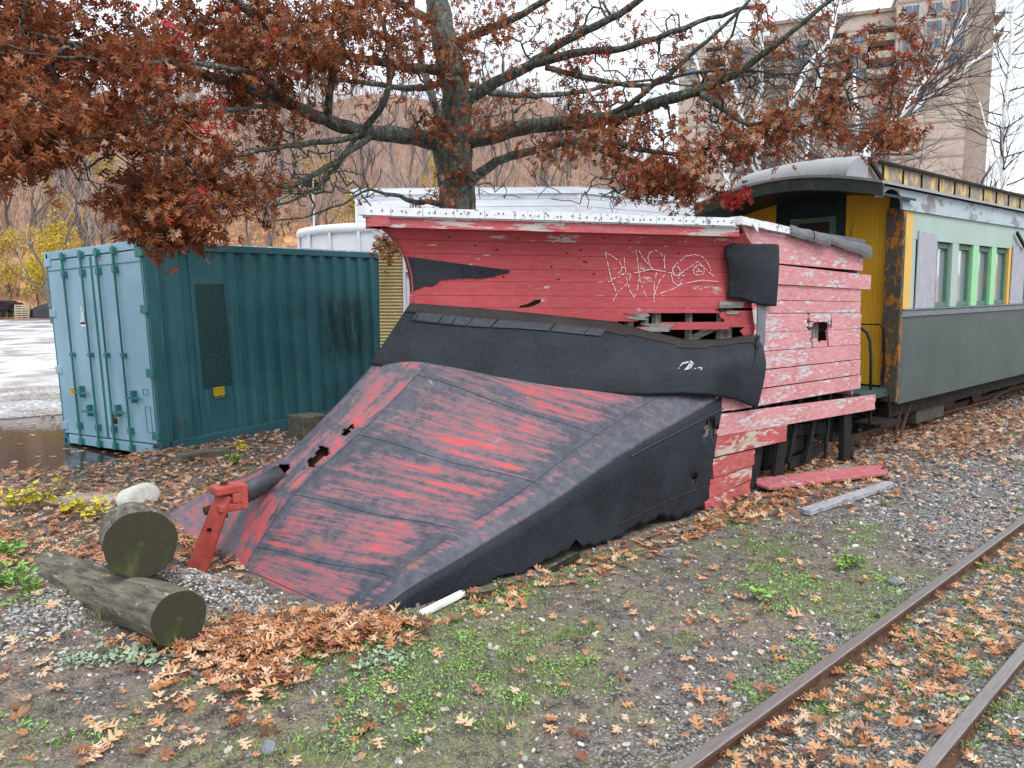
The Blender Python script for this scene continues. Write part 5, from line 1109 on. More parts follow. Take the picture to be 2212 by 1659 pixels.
def sidewall(mb, off, z0, z1, L=16., th_=.05): n = Vector((-dv.y, dv.x, 0)); a = Vector((0, 0, z0)) - n * off; mb.hexa([a, a + dv * L, a + dv * L + n * th_, a + n * th_, a + Vector((0, 0, z1 - z0)), a + dv * L + Vector((0, 0, z1 - z0)), a + dv * L + n * th_ + Vector((0, 0, z1 - z0)), a + n * th_ + Vector((0, 0, z1 - z0))])
for i in range(int(Hh / .2)): z = i * .2; sidewall(mb, 0, z, z + .178); sidewall(mb, -.014, z + .178, z + .2)
mb.build('side_wall', M['wsiding'], TR)
mb = MB(); mb.box(-wl - .1, .03, -.06, .02, Hh - .12, Hh + .03); sidewall(mb, .05, Hh - .12, Hh + .03, 16.1, .04); mb.box(-.05, .05, -.02, .02, 0, Hh - .12); mb.box(-wl, -wl + .1, -.02, .02, 0, Hh - .12)
mb.build('trim', M['wsiding'], TR)
mb = MB(); n_ = Vector((-dv.y, dv.x, 0)); mb.prism([(-wl, .02, Hh - .02), (0, .02, Hh - .02), tuple(dv * 16 + Vector((0, 0, Hh - .02))), (dv.x * 16 - wl, dv.y * 16 + 4, Hh + .02), (-wl, 9, Hh)], (0, 0, .09)); mb.build('roof', M['wroof'], TR)
mb = MB(); a = dv * 4.2; mb.hexa([a - n_ * .03 + Vector((0, 0, Hh - 1.5)), a + dv * 1.1 - n_ * .03 + Vector((0, 0, Hh - 1.5)), a + dv * 1.1 + Vector((0, 0, Hh - 1.5)), a + Vector((0, 0, Hh - 1.5)), a - n_ * .03 + Vector((0, 0, Hh - .2)), a + dv * 1.1 - n_ * .03 + Vector((0, 0, Hh - .2)), a + dv * 1.1 + Vector((0, 0, Hh - .2)), a + Vector((0, 0, Hh - .2))]); mb.build('plywood_patch', M['slab'], TR)
tA = at(608, 487, 16.5); gz0 = float(hg(tA[0], tA[1]))
TK = thing('storage_tank', 'white ribbed storage tank with a rounded rim behind the container', 'storage tank', (tA[0], tA[1], gz0), (0, 0, th))
Hh = tA[2] - gz0; V = []; mb = MB(); N_ = 64; A_, B_ = 2.6, 2.2; cx = A_
def ell(r=1.): return [(cx + A_ * r * math.cos(t), 1.5 + B_ * r * math.sin(t)) for t in np.linspace(0, 2 * math.pi, N_ + 1)[:-1]]
E1 = ell(.985); mb.add([(a, b, z) for z in (0, Hh - .1) for a, b in E1], [(i, (i + 1) % N_, N_ + (i + 1) % N_, N_ + i) for i in range(N_)]); mb.build('tank_wall', M['tank'], TK, True)
mb = MB(); rr = [(.985, Hh - .22), (1.01, Hh - .2), (1.015, Hh - .1), (1.0, Hh - .02), (.96, Hh), (.5, Hh + .12), (.02, Hh + .16)]; V = []
for r, z in rr: V += [(a, b, z) for a, b in ell(r)]
mb.add(V, [(j * N_ + i, j * N_ + (i + 1) % N_, (j + 1) * N_ + (i + 1) % N_, (j + 1) * N_ + i) for j in range(len(rr) - 1) for i in range(N_)]); mb.build('rim', M['tank'], TK, True)
for k in range(0, N_, 3):
    a, b = ell(1.)[k]
    if b < 2.2: mb = MB(); mb.tube([(a, b, 0), (a, b, Hh - .2)], .035, 6); mb.build('rib', M['tank'], TK)
# beige corrugated shed with a white glazed window
sA = at(820, 640, 10.2); gz0 = -.02; sz = at(822, 515, 10.2)[2]
SH = thing('corrugated_shed', 'narrow beige corrugated shed with a white gridded window between container and plough', 'shed', (sA[0], sA[1], gz0), (0, 0, th - .10))
M['beige'] = simple('beige_metal', (.40, .33, .16), (.52, .44, .24), 3, .6, .3, .1); M['alu'] = simple('white_window_frame', (.55, .56, .58), (.7, .71, .73), 8, .5, .4, 0)
mb = MB(); nz = int(sz / .045); V = []
for i in range(nz * 4 + 1): z = i * .045 / 4; V += [(0, .012 * math.sin(i * math.pi / 2) - .01, z), (.34, .012 * math.sin(i * math.pi / 2) - .01, z)]
mb.add(V, [(2 * i, 2 * i + 1, 2 * i + 3, 2 * i + 2) for i in range(nz * 4)]); mb.build('corrugated_wall', M['beige'], SH)
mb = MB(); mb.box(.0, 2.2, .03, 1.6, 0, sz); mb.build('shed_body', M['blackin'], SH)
mb = MB(); mb.box(-.06, 2.3, -.1, 1.7, sz + .001, sz + .28); mb.build('roof_fascia', M['tank'], SH, bevel=.03)
mb = MB(); x0, x1 = .345, .80
for x in (x0, .74, .82): mb.box(x, x + .035, -.05, .0, .2, sz - .02)
for z in (.25, .78, 1.30, 1.82, 2.32): mb.box(x0 + .036, .74, -.045, -.01, z, z + .035)
mb.box(x0 + .036, .739, -.047, -.01, sz - .06, sz - .02); wn = mb.build('window', M['alu'], SH)
mb = MB(); mb.box(x0 + .03, .75, -.02, -.012, .2, sz - .03); mb.build('pane', M['glass'], wn)
mb = MB(); mb.box(.86, 2.2, -.03, .02, 0, sz); mb.build('side_panel', M['alu'], SH)
# flood lamp on the tank
mb = MB(); p = at(648, 405 * 1.2 - 60, 16.0)
fl_ = thing('flood_light', 'small black flood light on a thin pole above the white tank', 'flood light', tuple(at(692 * .98, 490, 17)))
b0_ = at(692 * .98, 490, 17); mb = MB(); mb.tube([(0, 0, -.6), (0, 0, 1.15)], .02, 6); mb.build('pole', M['alu'], fl_)
mb = MB(); mb.box(-.24, -.04, -.06, .04, .88, 1.06); mb.box(.03, .14, -.05, .05, .86, 1.0); mb.build('lamp_housing', M['under'], fl_)

# pallets, timber heap at the far side of the lot
def ground_at(x, y, d0=30, d1=90):        # first hit of the view ray with the terrain
    r_ = FW + RT * ((x / K - 512) / FPX) - UP * ((y / K - 384) / FPX)
    for d in np.linspace(d0, d1, 1200):
        p = np.array([0, 0, CH]) + r_ * d
        if p[2] <= float(hg(p[0], p[1])): return p
    return p
pg = ground_at(47, 691, 30, 58)
pl_ = thing('wooden_pallet', 'pale wooden pallet standing on edge at the foot of the leafy hill', 'pallet', tuple(pg), (-.12, 0, th + .05))
M['pallet'] = simple('pale_pallet_wood', (.36, .30, .20), (.52, .45, .32), 5, .8, .2, .2)
for i in range(7): mb = MB(); mb.box(-.55, .55, -.02, .0, .02 + i * .17, .12 + i * .17); mb.build('slat', M['pallet'], pl_)
for x in (-.55, -.03, .49): mb = MB(); mb.box(x, x + .06, .002, .1, 0, 1.16); mb.build('bearer', M['pallet'], pl_)
for i, (x, y, L_, lb) in enumerate([(83, 686, 1.5, 'lowest dark railway sleeper lying on leaves right of the pallet'), (78, 676, 1.1, 'dark sleeper lying on top of another one right of the pallet')]):
    p = ground_at(x, 690, 30, 58); o = cblock('timber_sleeper', (p[0], p[1], p[2] + (0 if i == 0 else .36)), (L_ * 1.7, .6, .34 if i == 0 else .4), th + .05, lb, 'timber', M['darkwood'])
p = ground_at(112, 690, 30, 58); mb = MB(); mb.prism([(-1.1, -.6, 0), (.9, -.6, 0), (.9, -.6, 1.2), (.1, -.6, 1.25), (-1., -.6, .9)], (0, 1.5, 0)); o = mb.build('utility_shelter', simple('dark_shelter', (.03, .03, .035), (.07, .07, .08), 4), None, bevel=.03); o.location = p; o.rotation_euler = (0, 0, th); tag(o, 'low dark lean-to shelter partly hidden behind the container door edge', 'shelter')
for i in range(9):
    x = [-30, 2, 20, 8, 25, -10, 14, 0, 22][i]; y = [686, 682, 680, 674, 672, 670, 666, 660, 662][i]; p = ground_at(x, 690, 30, 58); z = (686 - y) / K / FPX * np.linalg.norm(p[:2]); mb = MB(); mb.tube([(-1.3, 0, .15), (0, .03, .17), (1.2, -.05, .14)], [.17, .16, .14], 8); o = mb.build('felled_log', M['darkwood'], None, True)
    o.location = (p[0], p[1], p[2] + z); o.rotation_euler = (0, .03 * ((i % 3) - 1), th + .15 * ((i % 4) - 1.5)); tag(o, 'dark felled log in the heap left of the pallet', 'log', 'felled logs heaped beside the pallet')

# ------------------------------------------------------------------ apartment tower
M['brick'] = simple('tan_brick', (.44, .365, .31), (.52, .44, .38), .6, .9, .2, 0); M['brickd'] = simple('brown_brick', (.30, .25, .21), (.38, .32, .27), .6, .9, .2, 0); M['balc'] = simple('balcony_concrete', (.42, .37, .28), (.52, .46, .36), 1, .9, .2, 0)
DT = 140.; tl = at(1462, 400, DT); tb = float(hg(tl[0], tl[1])) 
TW = thing('apartment_tower', 'tall tan brick apartment tower with rows of windows and balconies beyond the birches', 'apartment building', (tl[0], tl[1], tb), (0, 0, th - .33))
topz = at(1462, 112, DT)[2] - tb + 3.4; wT = 51.
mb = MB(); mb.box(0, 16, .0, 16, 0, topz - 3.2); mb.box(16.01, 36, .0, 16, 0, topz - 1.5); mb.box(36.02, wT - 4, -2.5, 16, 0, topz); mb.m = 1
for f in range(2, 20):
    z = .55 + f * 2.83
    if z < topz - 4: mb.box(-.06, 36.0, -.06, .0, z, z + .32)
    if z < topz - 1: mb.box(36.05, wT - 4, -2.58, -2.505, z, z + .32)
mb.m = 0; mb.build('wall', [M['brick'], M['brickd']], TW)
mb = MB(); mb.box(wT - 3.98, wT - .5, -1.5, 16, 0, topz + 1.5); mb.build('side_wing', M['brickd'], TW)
mb = MB(); mb.box(15.8, 36., -.4, 16.4, topz - 1.48, topz - .9); mb.box(35.8, wT - 3.6, -2.9, 16.4, topz + .02, topz + .7); mb.build('roof', M['brickd'], TW)
wm = MB(); wm.box(-1.15, 1.15, -.10, .10, 0, 1.75); w0 = wm.build('window', M['alu'], TW); w0.location = (3, -.0, 4)
pm = MB(); pm.box(-1.08, -.04, -.14, -.105, .08, 1.66); pm.box(.04, 1.08, -.14, -.105, .08, 1.66); tg = NT('tower_glass', .15, .5); tg.out((.12, .17, .23)); p0_ = pm.build('pane', tg.m, w0)
cnt = 0; fl_h = 2.83
for f in range(7, 19):
    for x in (2.2, 11.5, 21.5, 30.6, 38.2, 41.6, 45.):
        z = 1.2 + f * fl_h
        if z > topz - (5 if x < 36 else 3) or cnt >= 84: continue
        if cnt: c = copy_tree(w0, TW)
        else: c = w0
        c.location = (x, -.0 if x < 36 else -2.5, z); cnt += 1
bm_ = MB(); bm_.box(-2.2, 2.2, -1.6, 0, 0, .25); bm_.box(-2.2, 2.2, -1.6, -1.5, .25, 1.15); b0 = bm_.build('balcony', M['balc'], TW); bd = MB(); bd.box(-2., 2., -.04, .0, .3, 2.5); bd.build('balcony_door', M['under'], b0)
first = True
for f in range(7, 19):
    for x in (6.8, 16.5, 26.3, 34.):
        z = .9 + f * fl_h
        if z > topz - 6: continue
        c = b0 if first else copy_tree(b0, TW); first = False; c.location = (x, -.01, z)
for f in range(9, 20):
    z = .9 + f * fl_h
    if z > topz - 2: continue
    c = copy_tree(b0, TW); c.location = (wT + .0, 3.5, z); c.rotation_euler = (0, 0, hp)

# ------------------------------------------------------------------ birches and bare trees
def grow(mb, mbt, p, d, r, L, depth, r_, spread=.5, up=.15, seg=4, minr=.01, twig=None):
    pts = [p]; rr = [r]; q = Vector(p); dd = Vector(d).normalized()
    for i in range(seg):
        dd = (dd + Vector((r_.gauss(0, .12), r_.gauss(0, .12), r_.gauss(0, .10) + up * .25))).normalized(); q = q + dd * (L / seg); pts.append(q.copy()); rr.append(r * (1 - .45 * (i + 1) / seg))
    (mb if r > minr * 3 else mbt).tube(pts, rr, 6 if r > minr * 3 else 3, False)
    if depth <= 0: return
    n = r_.choice((2, 3, 3)) if depth > 1 else r_.choice((3, 4))
    for k in range(n):
        t = r_.uniform(.35, 1.) if k else 1.; i = min(seg, max(1, int(t * seg))); ax_ = dd.orthogonal(); ax_.rotate(Matrix.Rotation(r_.uniform(0, 6.28), 3, dd)); nd = (dd * math.cos(spread) + ax_ * math.sin(spread * r_.uniform(.6, 1.5))); nd.z += up
        grow(mb, mbt, pts[i], nd, rr[i] * r_.uniform(.5, .75), L * r_.uniform(.6, .85), depth - 1, r_, spread, up, max(2, seg - 1), minr, twig)
M['birch'] = None
q = NT('birch_bark', .7, .3); o_ = q.obj(); f = q.noise(q.map(o_, (1, 1, 6)), 4, 5, .8); c = q.mix(q.st(f, .63, .68), (.90, .89, .88), (.12, .11, .11)); M['birch'] = q.out(c)
M['btwig'] = simple('grey_brown_twig', (.10, .075, .07), (.20, .16, .15), 5, .9, .1, 0); M['btrunk'] = bark('grey_bare_bark', (.08, .068, .065), (.19, .165, .155), (.2, .19, .17))  # bare bark colour lightened for distance
def birch(base, stems, label, seed, tw=3):
    b = np.array(base); t = thing('birch_tree', label, 'birch tree', tuple(b)); r_ = random.Random(seed); mt = MB()
    for st_ in stems:
        P = [np.array(p[:3]) - b if len(p) == 4 else at(*p[:3]) - b for p in [(*at(x, y, d), r) for x, y, d, r in st_]]; R = [p[3] * 1.6 for p in st_]
        mb = MB(); Q = []; RR = []
        for i in range(len(P) - 1):
            for j in range(5): s_ = j / 5; Q.append(Vector(lerp(P[i], P[i + 1], s_)) + Vector([r_.gauss(0, .02) for _ in range(3)])); RR.append(lerp(R[i], R[i + 1], s_))
        Q.append(Vector(P[-1])); RR.append(R[-1]); mb.tube(Q, RR, 8); mb.build('trunk', M['birch'], t, True)
        for i in range(3, len(Q)):
            for _ in range(2):
                d = Vector((r_.gauss(0, 1), r_.gauss(0, 1), r_.uniform(.1, .9))); grow(mt, mt, Q[i], d, max(.012, RR[i] * .35), r_.uniform(.7, 1.7), tw, r_, .45, .12, 3, .02)
    mt.build('twigs', M['btwig'], t); return t
g_ = lambda x, d: (*at(x, 600, d)[:2], float(hg(*at(x, 600, d)[:2])))
birch(g_(1790, 26), [[(1700, 640, 26, .10), (1705, 560, 26, .11), (1712, 470, 26, .11), (1702, 400, 26, .10), (1740, 380, 26, .07), (1790, 355, 26, .05)]], 'short birch trunk that bends sharply to the right above the coach roof', 1, 2)
birch(g_(1820, 22), [[(1800, 640, 22, .12), (1815, 480, 22, .12), (1850, 400, 22, .11), (1880, 320, 22, .10), (1940, 250, 22, .085), (1990, 190, 22, .07), (2040, 120, 22, .05), (2090, 30, 22, .03)], [(1905, 300, 22, .06), (2000, 215, 22.5, .05), (2080, 150, 23, .04), (2212, 60, 23, .03)]], 'thick white birch leaning far to the right over the coach', 2)
birch(g_(1650, 28), [[(1640, 640, 28, .10), (1640, 450, 28, .11), (1635, 380, 28, .11), (1632, 330, 28, .10)], [(1634, 350, 28, .09), (1640, 260, 28, .07), (1645, 150, 28, .06), (1646, 20, 28, .04)], [(1632, 335, 28, .08), (1605, 270, 28, .06), (1590, 200, 28, .05), (1560, 100, 28, .03)], [(1640, 330, 28, .08), (1700, 240, 28, .075), (1740, 150, 28, .065), (1790, 90, 28, .05), (1820, -10, 28, .04)]], 'white birch with four stems fanning out behind the coach roof', 3)
birch(g_(1760, 30), [[(1740, 640, 30, .10), (1738, 330, 30, .09), (1750, 240, 30, .085), (1770, 160, 30, .08), (1790, 80, 30, .07), (1812, 0, 30, .05), (1830, -60, 30, .03)]], 'slim upright birch between the forked birch and the leaning one', 4)
birch(g_(1880, 24), [[(1900, 640, 24, .06), (1895, 420, 24, .055), (1870, 330, 24, .05), (1850, 250, 24, .04), (1845, 160, 24, .03)]], 'thin pale birch sapling rising right of the thick leaning birch', 5, 2)
birch(g_(1600, 32), [[(1570, 640, 32, .08), (1572, 420, 32, .08), (1566, 300, 32, .07), (1530, 230, 32, .05), (1500, 120, 32, .04)]], 'faint birch at the left of the group seen through the oak leaves', 6, 2)
birch(g_(2150, 22), [[(2160, 640, 22, .05), (2165, 400, 22, .05), (2170, 250, 22, .045), (2180, 120, 22, .04), (2190, 0, 22, .03)], [(2165, 380, 22, .02), (2140, 300, 22, .02), (2115, 220, 22, .012)]], 'vine covered slender birch at the right edge against the sky', 7, 3)
# bare and yellow trees on the hill: a few kinds, copied
def tree_kind(seed, h, depth, sp, mat_t, mat_w, leaf=None, name='bare_tree'):
    t = thing(name, '', 'tree'); r_ = random.Random(seed); a = MB(); b = MB(); grow(a, b, (0, 0, -.3), (r_.gauss(0, .06), r_.gauss(0, .06), 1), h * .022, h * .38, depth, r_, sp, .22, 5, .012)
    a.build('trunk', mat_t, t, True); b.build('twigs', mat_w, t)
    if leaf:
        V = np.array(b.V); ps = V[rng.integers(0, len(V), leaf)] + rng.normal(0, .18, (leaf, 3)); ps = ps[ps[:, 2] > h * .2]; leaves('crown', ps, rdir(len(ps)), rdir(len(ps)), rng.uniform(.14, .30, len(ps)), M['yleaf'], .5, 1, None, t)
    return t
M['yleaf'] = leaf_mat('yellow_leaf', [(0, (.38, .24, .02)), (.5, (.62, .45, .03)), (1, (.70, .58, .10))], .3)
M['tw2'] = simple('hazy_twig', (.28, .22, .215), (.44, .37, .36), 1, .9, .1, 0)  # pale twigs, distant haze put into their colour
kinds = [tree_kind(11 + i, 9.5, 5, .42 + .05 * i, M['btrunk'], M['tw2'] if i % 2 else M['btwig']) for i in range(4)]
ykinds = [tree_kind(31 + i, 6.5, 4, .5, M['btrunk'], M['btwig'], 800, 'yellow_tree') for i in range(2)]
used = set(); r2 = random.Random(5); nb_ = 0
def place(kind, x, d, s, label, cat, grp):
    p = at(x, 600, d); r_, D_ = RD(p[0], p[1]); z = float(hg(p[0], p[1])); c = kind if id(kind) not in used else copy_tree(kind); used.add(id(kind)); c.location = (p[0], p[1], z); c.rotation_euler = (0, 0, r2.uniform(0, 6.28)); c.scale = (s, s, s * r2.uniform(.9, 1.15)); c['label'] = label; c['category'] = cat
    if grp: c['group'] = grp
for i in range(230):
    x = r2.uniform(-80, 1560); d = 58 + 62 * r2.random() ** .8
    if x > 1150 and d > 95: continue
    place(kinds[i % 4], x, d, r2.uniform(.75, 1.35), 'leafless grey brown tree standing on the leaf covered hillside', 'tree', 'bare trees on the hillside')
for i, (x, d, s) in enumerate([(110, 50, .95), (205, 54, .9), (232, 57, .75)]):
    place(kinds[(i + 1) % 4], x, d, s, ['dark bare tree with crooked forks standing just left above the container', 'bare trunk beside yellow leaves above the container doors', 'thin dark trunk right of the one above the container doors'][i], 'tree', None)
for i in range(42):
    x = r2.uniform(-10, 290) if i < 15 else r2.choice((r2.uniform(100, 300), r2.uniform(-20, 1250), r2.uniform(640, 1000))); place(ykinds[i % 2], x, r2.uniform(55, 64) if i < 15 else r2.uniform(54, 84), r2.uniform(.55, 1.), 'small tree with sparse yellow leaves on the brown hillside', 'tree', 'yellow trees on the hillside')
# shrubs and vine tangle beyond the coach
for i, (x, d, s) in enumerate([(2000, 36, .55), (2090, 40, .5), (2170, 38, .6), (1920, 40, .5), (2230, 30, .7), (1700, 40, .7), (1830, 38, .7)]):
    place(kinds[i % 4], x, d, s, 'bare tangled shrub tree beyond the coach roof', 'tree', 'bare shrub trees beyond the coach')
for i in range(15):
    place(kinds[(i + 1) % 4], 1440 + i * 46 + r2.uniform(-15, 15), r2.uniform(42, 66), r2.uniform(1.15, 1.75), 'tall bare twiggy tree between the coach roof and the apartment tower', 'tree', 'bare trees before the tower')
# grey house roof far right
p = at(2060, 400, 60.); mb = MB(); z0 = float(hg(p[0], p[1])); hz = p[2] - z0; mb.box(-5, 6, 0, 5, 0, hz - 1.); hs = thing('distant_house', 'grey house with a low gabled roof far beyond the coach at the right', 'house', (p[0], p[1], z0), (0, 0, th)); mb.build('wall', M['greywood'], hs)
mb = MB(); mb.prism([(-5.6, -.5, hz - 1.), (6.6, -.5, hz - 1.), (.5, -.5, hz + .1)], (0, 6, 0)); mb.build('roof', M['shingle'], hs)

# ------------------------------------------------------------------ ground cover
def inplow(x, y): return (x > 2.0) & (x < 8.8) & (y > 3.5) & (y < 6.75)
def sample(n, f):
    out = np.zeros((0, 2))
    while len(out) < n: c = f(max(2000, n)); c = c[~inplow(c[:, 0], c[:, 1])]; out = np.concatenate([out, c])
    return out[:n]
def view_fan(n, D0, D1, r0=-.75, r1=.75, pw=1.):
    D = D0 * (D1 / D0) ** (rng.random(n) ** pw); r = D * rng.uniform(r0, r1, n); return np.stack([FH[0] * D + RT[0] * r, FH[1] * D + RT[1] * r], 1)
# stones
import bmesh
bm = bmesh.new(); bmesh.ops.create_icosphere(bm, subdivisions=1, radius=1.); ICV = np.array([v.co[:] for v in bm.verts]); ICF = np.array([[v.index for v in f.verts] for f in bm.faces]); bm.free()
ico0 = bmesh.new(); bmesh.ops.create_icosphere(ico0, subdivisions=1, radius=1.); ico0.free()
def stones(name, xy, S, mat, label_kind='stuff', dz=0.):
    n = len(xy); z = hg(xy[:, 0], xy[:, 1]) + dz; sc = S[:, None] * rng.uniform(.55, 1.25, (n, 3)); sc[:, 2] *= .55; V = ICV[None] * (1 + rng.normal(0, .16, (n, len(ICV), 1))); V = V * sc[:, None, :]
    a = rng.uniform(0, 6.28, n); ca, sa = np.cos(a), np.sin(a); tl = rng.normal(0, .25, (n, 2)); x, y = V[..., 0], V[..., 1]; V = np.stack([x * ca[:, None] - y * sa[:, None], x * sa[:, None] + y * ca[:, None], V[..., 2] + x * tl[:, :1] + y * tl[:, 1:]], -1)
    V += np.stack([xy[:, 0], xy[:, 1], z + sc[:, 2] * .45], -1)[:, None, :]
    F = (ICF[None] + (np.arange(n) * len(ICV))[:, None, None]).reshape(-1, 3); return tag(from_arrays(name, V.reshape(-1, 3), F, mat, None, False, np.repeat(rng.random(n), len(ICF))), kind='stuff')
q = NT('gravel_stone', .85, .2); r = q.attr(); c = q.ramp(r, [(0, (.06, .056, .056)), (.35, (.16, .158, .16)), (.6, (.30, .29, .285)), (.8, (.45, .43, .40)), (.92, (.52, .45, .34)), (1, (.72, .72, .70))]); M['gravel'] = q.out(q.mix(q.ma('MULTIPLY', q.noise(q.obj(), 90, 3), .25), c, (.1, .09, .08)))
def gmask(xy):
    x, y = xy[:, 0], xy[:, 1]; nz = vnoise(x, y, 1.1, 2) * .5 + vnoise(x, y, 3.3, 5) * .25
    m = np.maximum(sm(x - .9 * y + nz, 3.0, 5.), sm(x + nz, 5.5, 7.5)); m = np.maximum(m, .8 * sm(-y + nz * .4, -2.1, -1.4)); return np.clip(m, .28, 1)
c = view_fan(70000, 2.7, 17, pw=.75); c = c[~inplow(c[:, 0], c[:, 1])]; c = c[rng.random(len(c)) < gmask(c)]; c = c[np.abs(c[:, 1] - 1.47) > .04]; c = c[np.abs(c[:, 1] - .855) > .04]
D_ = c @ FH[:2]; stones('gravel', c, rng.uniform(.004, .0135, len(c)) * np.clip(D_ / 5, .9, 2.2) * rng.choice([1, 1, 1, 1.7], len(c)), M['gravel'])
pc = np.concatenate([rng.normal((1.56, 4.58), (.12, .18), (1300, 2)), rng.normal((1.72, 4.25), (.09, .16), (900, 2)), rng.normal((.80, 4.85), (.16, .28), (1300, 2)), rng.normal((1.2, 5.1), (.22, .3), (600, 2))]); stones('gravel_heap', pc, rng.uniform(.006, .016, len(pc)), M['gravel'])
c = view_fan(9000, 7.5, 13, -.62, -.05); c = c[~inplow(c[:, 0], c[:, 1])]; c = c[hg(c[:, 0], c[:, 1]) > -.14]; stones('clinker', c, rng.uniform(.006, .02, len(c)), simple('black_clinker', (.03, .028, .028), (.14, .12, .11), 9, .9))
# fallen leaves
EXC = [((1640, 1062), (1915, 1025), .13), ((1738, 1113), (1926, 1052), .07), ((908, 1338), (1002, 1290), .06)]
def clear(xy):
    k = np.ones(len(xy), bool)
    for a, b, w in EXC:
        A = G(*a)[:2]; B = G(*b)[:2]; t = np.clip(((xy - A) @ (B - A)) / ((B - A) @ (B - A)), 0, 1); k &= np.linalg.norm(xy - (A + t[:, None] * (B - A)), axis=1) > w
    return k
def litter(name, xy, S, z=.012, tilt=.35, zj=0., R=None, mat='litter', tm=0, curl=.55):
    xy = xy[clear(xy)]; S = S[:len(xy)]; n = len(xy); tilt = tilt * .6; zz = np.maximum(hg(xy[:, 0], xy[:, 1]), -.148) + z + rng.random(n) * zj; a = rng.uniform(0, 6.28, n); A = np.stack([np.cos(a), np.sin(a), rng.normal(0, tilt, n)], 1); N = np.stack([rng.normal(0, tilt, n), rng.normal(0, tilt, n), np.ones(n)], 1)
    return tag(leaves(name, np.column_stack([xy, zz]), A, N, S, M[mat], curl, tm, R), kind='stuff')
def nrm(c, s, n, rot=0.): v = rng.normal(0, 1, (n, 2)) * s; cs_, sn = math.cos(rot), math.sin(rot); return np.stack([c[0] + v[:, 0] * cs_ - v[:, 1] * sn, c[1] + v[:, 0] * sn + v[:, 1] * cs_], 1)
pile = np.concatenate([nrm((1.66, 3.66), (.11, .27), 800, .9), nrm((1.98, 3.42), (.09, .17), 420, .9), nrm((1.45, 3.45), (.17, .15), 260, .9)]); litter('leaf_pile', pile, rng.uniform(.055, .095, len(pile)), .012, .5, .045)
fg = view_fan(2300, 2.7, 9.5, pw=.9); fg = fg[~inplow(fg[:, 0], fg[:, 1])]; w_ = .5 + .5 * vnoise(fg[:, 0], fg[:, 1], 1.4, 4); fg = fg[rng.random(len(fg)) < np.clip(w_, .15, 1)]
litter('scattered_leaves', fg, rng.uniform(.035, .09, len(fg)) * rng.choice([.8, 1, 1.1], len(fg)), .02, .3)
tr = sample(900, lambda n: np.stack([rng.uniform(1.2, 9, n), rng.uniform(.92, 1.42, n)], 1)); tr = np.concatenate([tr, sample(200, lambda n: np.stack([rng.uniform(1.5, 9, n), rng.uniform(.2, .85, n)], 1))]); litter('leaves_between_rails', tr, rng.uniform(.045, .082, len(tr)), .02, .35, .02)
rr_ = np.concatenate([nrm((6.6, 3.25), (.8, .16), 420), nrm((8.3, 3.75), (.6, .35), 450), nrm((6.9, 3.8), (.8, .3), 200), nrm((7.2, 2.95), (.9, .2), 150), nrm((11.5, 3.2), (1.6, .5), 1300), nrm((14.5, 3.0), (2.5, .7), 1300), nrm((9.5, 4.6), (.7, .6), 300)]); litter('drifted_leaves', rr_, rng.uniform(.055, .095, len(rr_)), .015, .55, .04)
al = sample(260, lambda n: np.stack([rng.uniform(2.6, 6, n), rng.uniform(3.1, 3.45, n)], 1)); litter('leaves_along_plow', al, rng.uniform(.05, .085, len(al)), .015, .4)
bk = view_fan(5200, 4.9, 10.5, -.72, -.12); bk = bk[~inplow(bk[:, 0], bk[:, 1])]; bk = bk[rng.random(len(bk)) < np.clip(.5 + .5 * vnoise(bk[:, 0], bk[:, 1], .9, 9) + .25, .1, 1)]; bk = bk[(hg(bk[:, 0], bk[:, 1]) > -.13)]
litter('leaf_litter', bk, rng.uniform(.055, .09, len(bk)), .018, .45, .03)
fw = view_fan(170, 7.8, 16, -.72, -.3, pw=1.6); fw = fw[hg(fw[:, 0], fw[:, 1]) < -.15]; litter('floating_leaves', fw, rng.uniform(.07, .12, len(fw)), .002, .05, 0, None, 'litter', 0, .15)
# grass, straw, weeds
def blades(name, xy, H, W, cols, lean=.5):
    n = len(xy); z = hg(xy[:, 0], xy[:, 1]); a = rng.uniform(0, 6.28, n); b = rng.uniform(0, 6.28, n); w = np.stack([np.cos(a), np.sin(a), np.zeros(n)], 1) * W[:, None]; P = np.column_stack([xy, z - .003]); l = rng.uniform(.1, 1, n) * lean
    M1 = P + np.stack([np.cos(b) * l * .35, np.sin(b) * l * .35, np.ones(n) * .6], 1) * H[:, None]; T_ = P + np.stack([np.cos(b) * l, np.sin(b) * l, 1 - l * .45], 1) * H[:, None]
    V = np.stack([P - w, P + w, M1 - w * .7, M1 + w * .7, T_], 1).reshape(-1, 3); F = (np.array([(0, 1, 3), (0, 3, 2), (2, 3, 4)])[None] + (np.arange(n) * 5)[:, None, None]).reshape(-1, 3)
    q = NT(name + '_blade', .6, .3); m = q.out(q.ramp(q.attr(), cols)); return tag(from_arrays(name, V, F, m, None, False, np.repeat(rng.random(n), 3)), kind='stuff')
GC = [(0, (.06, .13, .015)), (.45, (.14, .31, .035)), (.75, (.25, .42, .08)), (.85, (.38, .34, .20)), (1, (.50, .40, .28))]
def grassmask(xy):
    x, y = xy[:, 0], xy[:, 1]; v = vnoise(x, y, 1.3, 1) * .6 + vnoise(x, y, 3.7, 8) * .5; return sm(v, -.30, .40) * sm(x, 7.2, 5.2) * np.where(y > 3.4, .25, 1.) * np.where(y < 1.5, .35, 1.)
c = view_fan(170000, 2.7, 9.5, pw=.9); c = c[~inplow(c[:, 0], c[:, 1])]; c = c[rng.random(len(c)) < grassmask(c) ** 1.5 * .95]; blades('grass', c, rng.uniform(.012, .042, len(c)), rng.uniform(.0009, .0020, len(c)), GC, 1.1)
